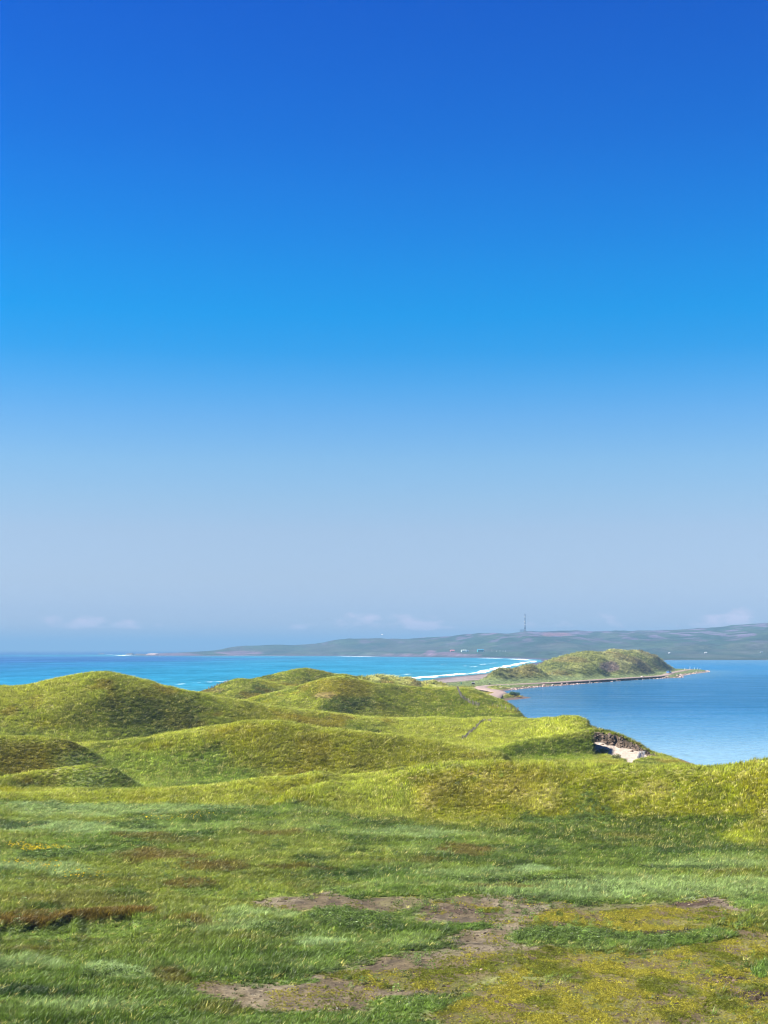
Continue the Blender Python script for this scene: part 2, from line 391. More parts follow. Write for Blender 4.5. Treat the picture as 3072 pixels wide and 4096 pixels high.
def leaf_mat(name, attr=True, col=(.05, .1, .02), trans=0.26, gloss=0.015):
    m, n, l = new_mat(name)
    n.remove(n["Principled BSDF"]); out = n["Material Output"]
    d = n.new("ShaderNodeBsdfDiffuse"); t = n.new("ShaderNodeBsdfTranslucent"); g = n.new("ShaderNodeBsdfGlossy"); g.inputs["Roughness"].default_value = .42
    g.inputs["Color"].default_value = (.8, .85, .8, 1)
    if attr:
        a = n.new("ShaderNodeAttribute"); a.attribute_type = 'INSTANCER'; a.attribute_name = "col"
        bv = n.new("ShaderNodeAttribute"); bv.attribute_name = "tone"
        mx = n.new("ShaderNodeMix"); mx.data_type = 'RGBA'; mx.blend_type = 'MULTIPLY'; mx.inputs[0].default_value = 1
        l.new(a.outputs["Color"], mx.inputs[6]); l.new(bv.outputs["Fac"], mx.inputs[7]); src = mx.outputs[2]
        na = n.new("ShaderNodeAttribute"); na.attribute_type = 'INSTANCER'; na.attribute_name = "nrm"
        gn = n.new("ShaderNodeNewGeometry"); s1 = n.new("ShaderNodeVectorMath"); s1.operation = 'SCALE'; s1.inputs["Scale"].default_value = .45
        l.new(gn.outputs["Normal"], s1.inputs[0]); s2 = n.new("ShaderNodeVectorMath"); s2.operation = 'ADD'; l.new(s1.outputs[0], s2.inputs[0]); l.new(na.outputs["Vector"], s2.inputs[1])
        s3 = n.new("ShaderNodeVectorMath"); s3.operation = 'NORMALIZE'; l.new(s2.outputs[0], s3.inputs[0]); l.new(s3.outputs[0], d.inputs["Normal"])
    else:
        oi = n.new("ShaderNodeTexCoord"); nz = n.new("ShaderNodeTexNoise"); nz.inputs["Scale"].default_value = 3; l.new(oi.outputs["Object"], nz.inputs[0])
        mx = n.new("ShaderNodeMix"); mx.data_type = 'RGBA'; mx.inputs[6].default_value = (*[c * .6 for c in col], 1); mx.inputs[7].default_value = (*[c * 1.5 for c in col], 1)
        l.new(nz.outputs[0], mx.inputs[0]); src = mx.outputs[2]
    l.new(src, d.inputs[0]); l.new(src, t.inputs[0])
    m1 = n.new("ShaderNodeMixShader"); m1.inputs[0].default_value = trans; l.new(d.outputs[0], m1.inputs[1]); l.new(t.outputs[0], m1.inputs[2])
    m2 = n.new("ShaderNodeMixShader"); m2.inputs[0].default_value = gloss; l.new(m1.outputs[0], m2.inputs[1]); l.new(g.outputs[0], m2.inputs[2])
    l.new(m2.outputs[0], out.inputs[0])
    return m
def water_mat(name, gloss, rough, bump_scale, bump_dist, streak, ripple=.5):
    m, n, l = new_mat(name)
    n.remove(n["Principled BSDF"]); out = n["Material Output"]
    ge = n.new("ShaderNodeNewGeometry")
    mpn = n.new("ShaderNodeMapping"); mpn.inputs["Scale"].default_value = (bump_scale * .55, bump_scale, bump_scale); mpn.inputs["Rotation"].default_value = (0, 0, R(12))
    l.new(ge.outputs["Position"], mpn.inputs[0])
    nz = n.new("ShaderNodeTexNoise"); nz.inputs["Scale"].default_value = 1; nz.inputs["Detail"].default_value = 4; nz.inputs["Roughness"].default_value = .6
    l.new(mpn.outputs[0], nz.inputs[0])
    bp = n.new("ShaderNodeBump"); bp.inputs["Strength"].default_value = 1; bp.inputs["Distance"].default_value = bump_dist
    l.new(nz.outputs[0], bp.inputs["Height"])
    ms = n.new("ShaderNodeMapping"); ms.inputs["Scale"].default_value = streak; ms.inputs["Rotation"].default_value = (0, 0, R(-6))
    l.new(ge.outputs["Position"], ms.inputs[0])
    ns = n.new("ShaderNodeTexNoise"); ns.inputs["Scale"].default_value = 1; ns.inputs["Detail"].default_value = 9; ns.inputs["Roughness"].default_value = .74
    l.new(ms.outputs[0], ns.inputs[0])
    rp_ = n.new("ShaderNodeTexNoise"); rp_.inputs["Scale"].default_value = ripple; rp_.inputs["Detail"].default_value = 3; rp_.inputs["Roughness"].default_value = .6
    l.new(ge.outputs["Position"], rp_.inputs[0])
    rr_ = n.new("ShaderNodeMapRange"); rr_.inputs[1].default_value = .3; rr_.inputs[2].default_value = .7; rr_.inputs[3].default_value = .70; rr_.inputs[4].default_value = 1.30  # light and dark of the wave facets, put into the water colour
    l.new(rp_.outputs[0], rr_.inputs[0])
    d = n.new("ShaderNodeBsdfDiffuse"); g = n.new("ShaderNodeBsdfGlossy"); g.inputs["Roughness"].default_value = rough
    l.new(bp.outputs[0], d.inputs["Normal"]); l.new(bp.outputs[0], g.inputs["Normal"])
    at = n.new("ShaderNodeAttribute"); at.attribute_name = "col"
    sr = n.new("ShaderNodeMapRange"); sr.inputs[1].default_value = .35; sr.inputs[2].default_value = .65; sr.inputs[3].default_value = .74; sr.inputs[4].default_value = 1.22
    l.new(ns.outputs[0], sr.inputs[0])
    mx = n.new("ShaderNodeMix"); mx.data_type = 'RGBA'; mx.blend_type = 'MULTIPLY'; mx.inputs[0].default_value = 1
    l.new(at.outputs["Color"], mx.inputs[6]); l.new(sr.outputs[0], mx.inputs[7]); mx2 = n.new("ShaderNodeMix"); mx2.data_type = 'RGBA'; mx2.blend_type = 'MULTIPLY'; mx2.inputs[0].default_value = 1
    l.new(mx.outputs[2], mx2.inputs[6]); l.new(rr_.outputs[0], mx2.inputs[7]); l.new(mx2.outputs[2], d.inputs[0])
    gr = n.new("ShaderNodeMapRange"); gr.inputs[1].default_value = .3; gr.inputs[2].default_value = .7; gr.inputs[3].default_value = gloss * .35; gr.inputs[4].default_value = gloss * 1.65
    l.new(ns.outputs[0], gr.inputs[0])
    gm = n.new("ShaderNodeMath"); gm.operation = 'MULTIPLY'; l.new(gr.outputs[0], gm.inputs[0]); l.new(rr_.outputs[0], gm.inputs[1])
    m1 = n.new("ShaderNodeMixShader"); l.new(gm.outputs[0], m1.inputs[0]); l.new(d.outputs[0], m1.inputs[1]); l.new(g.outputs[0], m1.inputs[2])
    # broken foam where the water carries it
    fa = n.new("ShaderNodeAttribute"); fa.attribute_name = "foam"
    mf = n.new("ShaderNodeMapping"); mf.inputs["Scale"].default_value = (.16, .05, .2)
    l.new(ge.outputs["Position"], mf.inputs[0])
    nf = n.new("ShaderNodeTexNoise"); nf.inputs["Scale"].default_value = 1; nf.inputs["Detail"].default_value = 6; nf.inputs["Roughness"].default_value = .65
    l.new(mf.outputs[0], nf.inputs[0])
    ad = n.new("ShaderNodeMath"); ad.operation = 'ADD'; l.new(fa.outputs["Fac"], ad.inputs[0]); l.new(nf.outputs[0], ad.inputs[1])
    fr = n.new("ShaderNodeMapRange"); fr.inputs[1].default_value = .88; fr.inputs[2].default_value = 1.12
    l.new(ad.outputs[0], fr.inputs[0])
    fd = n.new("ShaderNodeBsdfDiffuse"); fd.inputs[0].default_value = (.8, .82, .82, 1)
    m2 = n.new("ShaderNodeMixShader"); l.new(fr.outputs[0], m2.inputs[0]); l.new(m1.outputs[0], m2.inputs[1]); l.new(fd.outputs[0], m2.inputs[2])
    l.new(m2.outputs[0], out.inputs[0])
    return m

# ------------------------------------------------------------------ what grows where (photo columns and rows only name the spots on the flat meadow)
JIT = 0.0
def spots(U, V, lst, warp=1.0, dv=0, dr=0):
    m = np.zeros(U.shape)
    jj = rng.normal(0, JIT, U.shape) if JIT > 0 else 0.0
    wu = (fbm(U / 130, V / 40, 4, 31) - .5) * 150 * warp; wv = (fbm(U / 130, V / 40, 4, 32) - .5) * 44 * warp
    for cu, cv, ru, rv, s in lst:
        q = ((U + wu - cu) / (ru + dr)) ** 2 + ((V + wv - cv - dv) / (rv + dr)) ** 2 + jj
        m = np.maximum(m, s * (1 - sstep(0.6, 1.3, q)))
    return m
RED = [(555, 3349, 100, 16, .8), (680, 3372, 150, 14, .6), (648, 3428, 175, 24, 1), (815, 3474, 150, 22, 1), (770, 3540, 130, 16, 1), (463, 3650, 190, 16, 1), (80, 3676, 170, 24, 1), (230, 3745, 190, 12, .8),
       (778, 3690, 110, 20, .8), (676, 3910, 105, 34, .9), (1185, 3473, 150, 9, .7), (1100, 3336, 130, 11, .8), (1879, 3405, 110, 22, 1), (2000, 3548, 190, 9, .8), (300, 3600, 320, 34, .5), (60, 3790, 140, 14, .7),
       (870, 4030, 140, 40, .5), (1300, 3545, 200, 16, .5), (2900, 3495, 120, 10, .5), (1650, 3450, 180, 8, .6), (1200, 3590, 120, 14, .6), (1000, 3760, 120, 14, .4), (350, 3530, 240, 20, .5)]
SILVER = [(440, 3890, 125, 32, 1), (1296, 3775, 100, 16, 1), (120, 3205, 220, 30, .8), (2138, 3483, 95, 13, 1), (900, 3710, 160, 30, .5), (1050, 3660, 150, 22, .6), (100, 3850, 180, 26, .6), (250, 3320, 300, 22, .7),
          (150, 3480, 220, 24, .7), (2550, 3560, 420, 40, .65), (2900, 3560, 300, 36, .6), (2200, 3570, 300, 24, .5), (3030, 3612, 140, 22, .7), (700, 3230, 300, 24, .5), (350, 3250, 300, 26, .6), (1700, 3330, 260, 22, .5), (2850, 3470, 260, 26, .5), (300, 4020, 260, 24, .5), (1900, 3500, 260, 20, .4)]
DARK = [(90, 3975, 260, 24, 1), (560, 3300, 120, 10, .8), (60, 3310, 120, 10, .8), (2450, 3320, 420, 26, .8), (2900, 3390, 260, 26, .8), (1600, 3278, 300, 14, .6), (2080, 3525, 300, 8, .8), (2700, 3478, 220, 9, .7),
        (1420, 3690, 190, 34, .7), (1360, 3500, 110, 12, .7), (380, 3505, 200, 10, .6), (1000, 4010, 110, 30, .8), (180, 3420, 130, 16, .9), (700, 3885, 60, 14, .6), (1750, 3790, 140, 16, .7), (2200, 3290, 150, 16, .7)]
SOIL = [(1280, 3598, 260, 10, 1), (1540, 3604, 240, 8, .9), (1230, 3966, 330, 50, 1), (860, 3935, 90, 10, 1), (1500, 3925, 300, 44, 1), (1930, 3636, 250, 46, 1), (1945, 3745, 140, 56, 1), (1720, 3850, 300, 42, 1), (2815, 3617, 160, 17, 1), (1900, 4045, 200, 44, 1),
        (2250, 3670, 260, 14, .7), (2150, 3625, 330, 10, .8), (2500, 3622, 300, 7, .7), (2050, 3800, 300, 14, .9), (1600, 3930, 250, 34, .8), (2100, 3960, 260, 22, .5), (2550, 3905, 240, 10, .5), (1450, 3900, 220, 18, 1), (1780, 3875, 260, 22, .9), (2000, 3690, 170, 30, .9), (1760, 4065, 260, 34, .9), (1350, 3990, 280, 26, 1)]
YELLOW = [(2550, 3680, 460, 50, .9), (2900, 3790, 360, 90, .95), (2350, 3850, 560, 62, .95), (2750, 3900, 700, 110, .95), (2500, 4040, 760, 130, .95), (1950, 3900, 330, 40, .7), (1750, 3925, 330, 26, .55), (1450, 3890, 160, 9, .7),
          (1960, 3618, 70, 6, .8), (2200, 4090, 420, 60, .8), (3150, 3900, 260, 210, .9), (3500, 3850, 400, 260, .9)]
GREENISLE = [(2240, 3738, 200, 30, 1), (2560, 3757, 280, 14, 1), (2815, 3740, 105, 13, 1), (1630, 4018, 165, 34, 1), (3065, 3868, 60, 24, 1), (3050, 3610, 140, 24, 1), (1850, 3697, 110, 12, 1), (1190, 3917, 70, 8, .9), (1500, 4090, 260, 30, .9)]
HERB = [(2240, 3742, 190, 26, 1), (2560, 3760, 270, 12, 1), (180, 3420, 130, 16, 1), (1400, 3680, 190, 34, .8), (2350, 3300, 120, 22, .8), (560, 3300, 120, 10, .8), (1050, 3725, 70, 12, .7), (2080, 3525, 300, 8, .9), (250, 3765, 80, 8, .8), (420, 3905, 120, 16, .8), (2200, 3300, 120, 14, .7)]
BLACK = [(3040, 3985, 90, 24, 1), (2700, 3720, 160, 7, .9), (2780, 3608, 110, 5, 1), (1860, 3636, 150, 5, .8), (2900, 3905, 120, 8, .8), (1480, 3945, 30, 6, .9), (2350, 3668, 90, 5, .6)]
SHORT = [(350, 3725, 420, 20, .8), (600, 3700, 200, 14, .7), (800, 3570, 160, 14, .8), (1000, 3580, 260, 14, .6), (1500, 3425, 130, 12, .7)]
FLOWER = [(175, 3408, 105, 9, .6), (60, 3395, 60, 8, .35), (300, 3505, 160, 12, .10), (120, 3480, 120, 14, .10), (700, 3280, 160, 10, .06)]
GOLD = [(1500, 3425, 110, 11, 1)]

def paint(x, y, z):
    """plant cover colour and height scale at each ground point"""
    yy = np.maximum(y, 8)
    U = 1536 + F * x / yy
    V = VH + F * (ZC - z) / yy
    Vf = VH + F * 15.0 / yy
    n = x.shape[0]
    c = np.zeros((n, 3)); hs = np.ones(n)
    def put(col, t):
        nonlocal c
        c = c + (np.array(col)[None, :] - c) * np.clip(t, 0, 1)[:, None]
    big = fbm(x * .05, y * .03, 4, 41); mid = fbm(x * .25, y * .14, 4, 42); fin = fbm(x * 1.1, y * .8, 3, 43)
    # green meadow grass
    c[:] = (.120, .170, .026)
    put((.150, .215, .045), sstep(.42, .64, mid) * .9)
    strk = fbm(x * .13, y * .36, 4, 48)
    put((.215, .270, .125), sstep(.50, .66, strk) * .55)
    put((.052, .085, .014), sstep(.50, .36, strk) * .65)
    put((.200, .205, .030), sstep(.50, .70, big) * .7)
    put((.045, .078, .012), sstep(.56, .74, fbm(x * .3, y * .2, 4, 44)) * .8)
    yb = np.interp(U, [-1000, 1100, 1400, 1600, 1721, 2300, 3072, 4000], [136, 133, 125, 119.5, 117, 107.5, 102, 97])
    f = 1 - sstep(-1.0, 2.5, y - yb + (fin - .5) * 3)
    hs = np.where(f > .5, .8, 1.0)
    lb = sstep(3560, 3760, Vf) * sstep(1750, 1200, U) * f; put((.070, .115, .018), lb * .5)
    sil = spots(U, Vf, SILVER) * f; put((.290, .375, .235), sil * .9)
    drk = spots(U, Vf, DARK) * f; put((.018, .042, .006), drk * .9)
    red = spots(U, Vf, RED) * f; put((.128, .078, .015), red * (.62 + .6 * (fin - .2)))
    sho = spots(U, Vf, SHORT) * f; put((.145, .205, .045), sho * .8); hs = hs * (1 - .62 * sho)
    gold = spots(U, Vf, GOLD) * f; put((.22, .22, .02), gold * .45)
    vl = np.interp(U, [-600, 0, 185, 280, 590, 720, 880, 980], [3712, 3704, 3698, 3672, 3660, 3598, 3545, 3505])
    bank = sstep(-34, -10, Vf - vl) * (1 - sstep(-2, 6, Vf - vl)) * sstep(640, 560, U) * f
    put((.150, .075, .014), bank * .8); hs = hs * (1 + .35 * bank)
    lowb = sstep(0, 6, Vf - vl) * (1 - sstep(30, 60, Vf - vl)) * sstep(660, 560, U) * f
    hs = hs * (1 - .2 * lowb); put((.130, .190, .045), lowb * .5)
    rim_ = spots(U, Vf, SOIL, .8, 20, 52) * f; hs = hs * (1 - .5 * rim_)
    soil = spots(U, Vf, SOIL, .8, 16, 24) * f; yel = spots(U, Vf, YELLOW, 1, 10, 10) * f; isl = spots(U, Vf, GREENISLE, .5, 8, 4) * f; blk = spots(U, Vf, BLACK, .8, 8, 6) * f
    yn = fbm(x * .9, y * .55, 4, 46)
    yel = yel * (1 - isl); soil = soil * (1 - isl)
    put((.080, .062, .036), soil)
    put((.122, .100, .066), soil * sstep(.45, .65, mid + (fin - .5) * .5))
    put((.040, .030, .020), soil * sstep(.56, .70, fin) * .7)
    put((.092, .074, .024), yel * .9)
    put((.072, .052, .032), yel * sstep(.45, .60, yn + (fin - .5) * .4) * .9)
    put((.062, .070, .012), yel * sstep(.52, .66, fbm(x * .7, y * .5, 4, 47)) * .9)
    put((.040, .026, .018), blk * sstep(.38, .55, fin + .1))
    bare = np.clip(np.maximum(soil, yel), 0, 1)
    hs = hs * (1 - .93 * sstep(.25, .6, bare))
    put((.115, .175, .040), isl * .75)
    # dune grass: olive and dry on the slopes
    d = 1 - f
    d = d * np.where(y < 600, 1, 0)
    put((.215, .215, .018), d * .7)
    put((.265, .235, .016), d * sstep(.45, .62, fbm(x * .12, y * .07, 4, 51)) * .7)
    put((.075, .098, .006), d * sstep(.49, .63, fbm(x * .11, y * .08, 4, 52)) * .8)
    put((.300, .300, .090), d * sstep(.50, .66, fbm(x * .16, y * .1, 4, 53)) * .75)
    put((.235, .140, .012), d * sstep(.58, .74, fbm(x * .2, y * .12, 4, 54)) * .55)
    def reg(u0, u1, v0, v1, s=40):
        return sstep(u0 - s, u0 + s, U) * (1 - sstep(u1 - s, u1 + s, U)) * sstep(v0 - s * .3, v0 + s * .3, V) * (1 - sstep(v1 - s * .3, v1 + s * .3, V)) * d
    # left edge hump, small hump: dark olive turf; cover differs dune by dune
    k = reg(-800, 330, 2958, 3090, 40) * np.where((y > 160) & (y < 182), 1, 0); put((.130, .112, .006), k * .85); hs = hs * (1 - .4 * k)
    k = reg(150, 460, 3062, 3160, 40) * np.where(y < 164, 1, 0); put((.215, .205, .020), k * .75); hs = hs * (1 - .5 * k)
    k = reg(250, 1050, 3010, 3170, 90) * np.where((y > 150) & (y < 188), 1, 0); put((.200, .265, .105), k * .7)
    k = reg(620, 1250, 3095, 3170, 60) * np.where((y > 153) & (y < 168), 1, 0); put((.070, .095, .012), k * .6)
    k = reg(900, 2000, 2895, 3080, 60) * np.where((y > 158) & (y < 192), 1, 0); put((.230, .205, .010), k * .6)
    k = reg(250, 800, 2790, 2930, 70) * np.where((y > 200) & (y < 260), 1, 0); put((.092, .102, .006), k * .75)
    k = reg(-500, 350, 2730, 2830, 60) * np.where((y > 200) & (y < 260), 1, 0); put((.330, .310, .105), k * .55)
    k = reg(-500, 700, 2915, 2970, 50) * np.where((y > 192) & (y < 240), 1, 0); put((.260, .290, .110), k * .55)
    k = reg(1250, 1500, 2712, 2790, 50) * np.where((y > 280) & (y < 345), 1, 0); put((.225, .180, .008), k * .8); hs = hs * (1 - .5 * k)
    k = reg(1500, 1900, 2765, 2880, 60) * np.where((y > 280) & (y < 345), 1, 0); put((.165, .190, .008), k * .7)
    k = reg(1560, 2330, 2872, 3000, 40) * np.where((y > 205) & (y < 275), 1, 0); put((.310, .310, .085), k * .75)
    k = reg(1930, 2370, 2960, 3045, 20) * np.where((y > 192) & (y < 216), 1, 0); put((.150, .195, .014), k * .8)
    k = reg(1650, 3800, 3080, 3300, 40) * np.where(y < 138, 1, 0); put((.190, .182, .004), k * .75); hs = hs * (1 - .3 * k); put((.150, .168, .006), k * sstep(.5, .65, fbm(x * .22, y * .2, 4, 57)) * .6)
    put((.330, .285, .110), k * sstep(.58, .7, fbm(x * .3, y * .25, 4, 58)) * .8)
    k = reg(1300, 1640, 3130, 3290, 70) * np.where(y < 150, 1, 0); put((.270, .295, .100), k * .7)
    k = reg(2050, 3900, 3262, 3460, 50) * np.where(y < 125, 1, 0) * sstep(.28, .50, mid); put((.050, .080, .008), k * .85)
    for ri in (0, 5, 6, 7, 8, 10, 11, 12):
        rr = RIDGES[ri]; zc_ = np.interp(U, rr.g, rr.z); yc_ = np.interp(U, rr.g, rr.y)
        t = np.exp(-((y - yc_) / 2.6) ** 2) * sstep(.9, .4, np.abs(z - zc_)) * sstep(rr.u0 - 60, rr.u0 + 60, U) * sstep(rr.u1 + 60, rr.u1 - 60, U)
        put((.330, .340, .120), t * .75 * (.4 + fin))  # backlit glow of the crest grass put into the colour as a pale rim
    foot = np.exp(-((y - yb - 1.5) / 2.4) ** 2) * sstep(1400, 1650, U) * (.45 + .8 * sstep(.35, .6, mid)); put((.048, .075, .008), foot * .7)
    put((.190, .118, .010), sstep(1600, 1750, U) * np.where((y > yb + 4) & (y < 140), 1, 0) * sstep(.50, .64, fbm(x * .14, y * .14, 4, 59)) * .32)
    # small bare scars on the dunes
    SC = [(835, 2762, 400, 75, 14), (1300, 2782, 0, 55, 16), (1650, 3115, 0, 24, 8), (1890, 3098, 0, 20, 6), (395, 3068, 0, 26, 5), (225, 3096, 0, 22, 5), (1570, 3195, 0, 30, 6)]
    for cu, cv, dy, ru, rv in SC:
        q = ((U - cu) / ru) ** 2 + ((V - cv) / rv) ** 2
        t = (1 - sstep(.4, 1.3, q + (fin - .5) * 1.5)) * d
        put((.105, .072, .038), t * .75); hs = hs * (1 - .55 * t)
    # headland and the low ground round it
    g = np.where(y >= 440, 1, 0) * 1.0
    fl = g * (1 - sstep(2.0, 3.5, z))
    put((.125, .155, .060), g * np.where(y > 600, 1, 0) * .9)
    h = g * np.where(y > 600, 1, 0) * sstep(2, 4, z)
    put((.145, .155, .038), h)
    put((.210, .205, .075), h * sstep(.46, .62, fbm(x * .035, y * .018, 4, 61)) * .8)
    put((.070, .085, .018), h * sstep(.50, .64, fbm(x * .045, y * .02, 4, 62)) * .85)
    put((.140, .105, .035), h * sstep(.56, .7, fbm(x * .05, y * .03, 4, 63)) * .6)
    put((.065, .090, .022), h * (1 - sstep(1985, 2075, U)) * .35)
    q = ((U - 2440) / 42) ** 2 + ((V - 2668) / 24) ** 2
    put((.105, .075, .065), h * (1 - sstep(.5, 1.2, q + (fbm(x * .2, y * .1, 3, 64) - .5))) * .95)
    q = ((U - 2560 - (V - 2650) * .9) / 22) ** 2 + ((V - 2660) / 36) ** 2
    put((.120, .090, .060), h * (1 - sstep(.4, 1.4, q + (fbm(x * .2, y * .1, 3, 65) - .5))) * .5)
    # sandy beach and pebbly lagoon edge
    ins = inside(x, y); dS = seg_dist(x, y, SEA_LINE); dL = seg_dist(x, y, LAKE_LINE)
    bw = np.where(y > 600, 46, 20) * (0.75 + .5 * fbm(x * .02, y * .02, 3, 66))
    be = np.where(dS < bw + 1e-6, 1 - sstep(.75, 1.0, dS / bw), 0) * (1 - sstep(2.0, 2.8, z))
    be = np.where(~ins & (dS < dL), 1, be)
    put((.165, .132, .125), be); hs = hs * (1 - be)
    put((.080, .064, .068), be * (1 - sstep(6, 16, dS)))
    pe = np.where(y > 260, 1 - sstep(2.2, 4.0, dL + (fin - .5) * 2), 1 - sstep(.8, 2.2, dL)); pe = np.where(~ins & (dL < dS), 1, pe)
    put((.100, .070, .058), pe); hs = hs * (1 - pe)
    # sand pit
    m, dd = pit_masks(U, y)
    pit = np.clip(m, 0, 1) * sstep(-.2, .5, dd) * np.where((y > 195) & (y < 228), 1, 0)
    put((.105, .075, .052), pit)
    put((.012, .009, .006), pit * (1 - sstep(2420, 2470, U)) * (1 - sstep(3, 5, dd)))  # overhang's shadow put into the colour of the upper left wall
    put((.050, .036, .024), pit * sstep(2400, 2450, U) * (1 - sstep(1.2, 3.2, dd + (fin - .5) * 2)))
    put((.300, .250, .200), pit * sstep(2.6, 3.8, dd + (fbm(x * .8, y * .8, 3, 70) - .5) * 3.0))
    hs = hs * (1 - pit)
    # road shoulders
    rd = seg_dist(x, y, ROAD)
    rs = np.where(y > 330, 1 - sstep(2.2, 3.4, rd), 0)
    put((.19, .14, .115), rs * .8); hs = hs * (1 - rs)
    return c, hs, dict(soil=soil, yel=yel, bare=bare, pit=pit, red=red, d=d, f=f, blk=blk)

# ------------------------------------------------------------------ near ground and headland as one sampled sheet, cut in a hidden hollow
def refine(a, lo, hi, step):
    return np.unique(np.concatenate([a[(a < lo) | (a > hi)], np.arange(lo, hi + 1e-6, step)]))
gu = np.unique(np.concatenate([np.arange(-1500, -300, 40), np.arange(-300, 3400, 9.0), np.arange(3400, 4640, 40)]))
gu = refine(gu, 2340, 2660, 3.5)
gy = [26.0]
while gy[-1] < 1240:
    y0 = gy[-1]
    gy.append(y0 * (1.010 if y0 < 60 else 1.0055 if y0 < 480 else 1.0075))
gy = refine(np.array(gy), 200, 230, 0.35)
GU, GY = np.meshgrid(gu, gy)
GX = (GU - 1536) * GY / F
GZ = height(GX.ravel(), GY.ravel()).reshape(GX.shape)
GV = row_of(GX, GY, GZ)
# which spots the eye can see (only used to spend fewer tufts behind the crests)
run = np.minimum.accumulate(GV, axis=0)
GVIS = (GV <= run + 6)
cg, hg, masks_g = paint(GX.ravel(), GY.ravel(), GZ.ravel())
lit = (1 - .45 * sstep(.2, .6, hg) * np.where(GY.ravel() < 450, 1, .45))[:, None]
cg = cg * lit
M_DUNE = ground_mat("dune turf", scales=(2.2, 9.0), bump=.7, dist=.10)
M_HEAD = ground_mat("headland turf", scales=(0.10, 0.45), bump=0.6, dist=1.6)
def sheet(name, r0, r1, mat, **props):
    gx, gyy, gz = GX[r0:r1], GY[r0:r1], GZ[r0:r1]
    ny, nx = gx.shape
    idx = np.arange(ny * nx).reshape(ny, nx)
    keep = ~((gz[:-1, :-1] < -1.5) & (gz[1:, 1:] < -1.5))
    q = np.stack([idx[:-1, :-1], idx[:-1, 1:], idx[1:, 1:], idx[1:, :-1]], -1)[keep]
    me = mesh_from(name, np.stack([gx, gyy, gz], -1).reshape(-1, 3), q.reshape(-1, 4))
    smooth(me)
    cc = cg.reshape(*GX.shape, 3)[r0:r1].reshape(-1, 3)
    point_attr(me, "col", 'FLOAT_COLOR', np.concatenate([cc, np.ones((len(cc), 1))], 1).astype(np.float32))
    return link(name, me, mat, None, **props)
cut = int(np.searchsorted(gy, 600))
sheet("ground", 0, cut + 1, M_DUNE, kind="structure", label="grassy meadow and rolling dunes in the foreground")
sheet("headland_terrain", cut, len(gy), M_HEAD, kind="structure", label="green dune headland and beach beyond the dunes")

# far shore and hills
fu = np.arange(300, 4700, 8.0); fy = np.concatenate([np.arange(1225, 2000, 40.0), np.arange(2000, 4700, 14.0), np.arange(4700, 7000, 120.0)])
FU, FY = np.meshgrid(fu, fy); FX = (FU - 1536) * FY / F
FZ = height_far(FX.ravel(), FY.ravel()).reshape(FX.shape)
def paint_far(x, y, z):
    U = 1536 + F * x / y; V = row_of(x, y, z)
    c = np.zeros((x.shape[0], 3))
    def put(col, t):
        nonlocal c
        c = c + (np.array(col)[None, :] - c) * np.clip(t, 0, 1)[:, None]
    dS = seg_dist(x, y, SEA_LINE); dL = seg_dist(x, y, LAKE_LINE)
    c[:] = (.030, .052, .018)
    put((.042, .054, .024), sstep(.42, .6, fbm(x * .008, y * .003, 4, 71)))
    put((.018, .038, .016), sstep(.48, .62, fbm(x * .012, y * .004, 4, 72)) * .9)
    rk = fbm(x * .030, y * .012, 5, 73)
    put((.085, .068, .066), sstep(.54, .62, rk) * (sstep(22, 50, z) * .75 + .15))
    put((.11, .092, .09), sstep(.60, .66, rk) * sstep(40, 60, z))
    # scrub belt along the lagoon, red scar below the hilltop, bare bluffs by the sea
    put((.016, .034, .012), (1 - sstep(60, 130, dL + fbm(x * .01, y * .004, 3, 74) * 60)) * np.where(y < 2600, 1, 0) * .9)
    q = ((U - 2225) / 75) ** 2 + ((V - 2536) / 9) ** 2
    put((.155, .082, .064), (1 - sstep(.5, 1.2, q + (rk - .5) * 2)) * .9)
    q = ((U - 2215) / 90) ** 2 + ((V - 2527) / 3.2) ** 2
    put((.02, .03, .02), (1 - sstep(.6, 1.2, q)) * .9)
    for cu, cv, ru, rv in [(960, 2611, 90, 9), (1780, 2617, 70, 9), (1890, 2620, 70, 6), (1720, 2612, 22, 14), (700, 2617, 130, 6), (1600, 2620, 80, 5)]:
        q = ((U - cu) / ru) ** 2 + ((V - cv) / rv) ** 2
        put((.115, .078, .070), (1 - sstep(.5, 1.2, q + (fbm(x * .03, y * .01, 3, 75) - .5) * 1.6)) * .9)
    put((.060, .050, .050), 1 - sstep(14, 40, dS))
    put((.12, .09, .08), 1 - sstep(5, 16, dL))
    # track
    return c
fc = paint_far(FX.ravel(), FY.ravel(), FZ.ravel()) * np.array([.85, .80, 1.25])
idx = np.arange(FX.size).reshape(FX.shape)
keep = ~((FZ[:-1, :-1] < -1) & (FZ[1:, 1:] < -1))
me = mesh_from("far_hills", np.stack([FX, FY, FZ], -1).reshape(-1, 3), np.stack([idx[:-1, :-1], idx[:-1, 1:], idx[1:, 1:], idx[1:, :-1]], -1)[keep].reshape(-1, 4))
smooth(me)
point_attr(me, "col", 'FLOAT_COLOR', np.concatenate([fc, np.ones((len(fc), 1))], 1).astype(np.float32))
link("hills", me, ground_mat("far hillside", scales=(0.012, 0.06), bump=0.6, dist=6), None, kind="structure", label="hazy green hills across the bay")

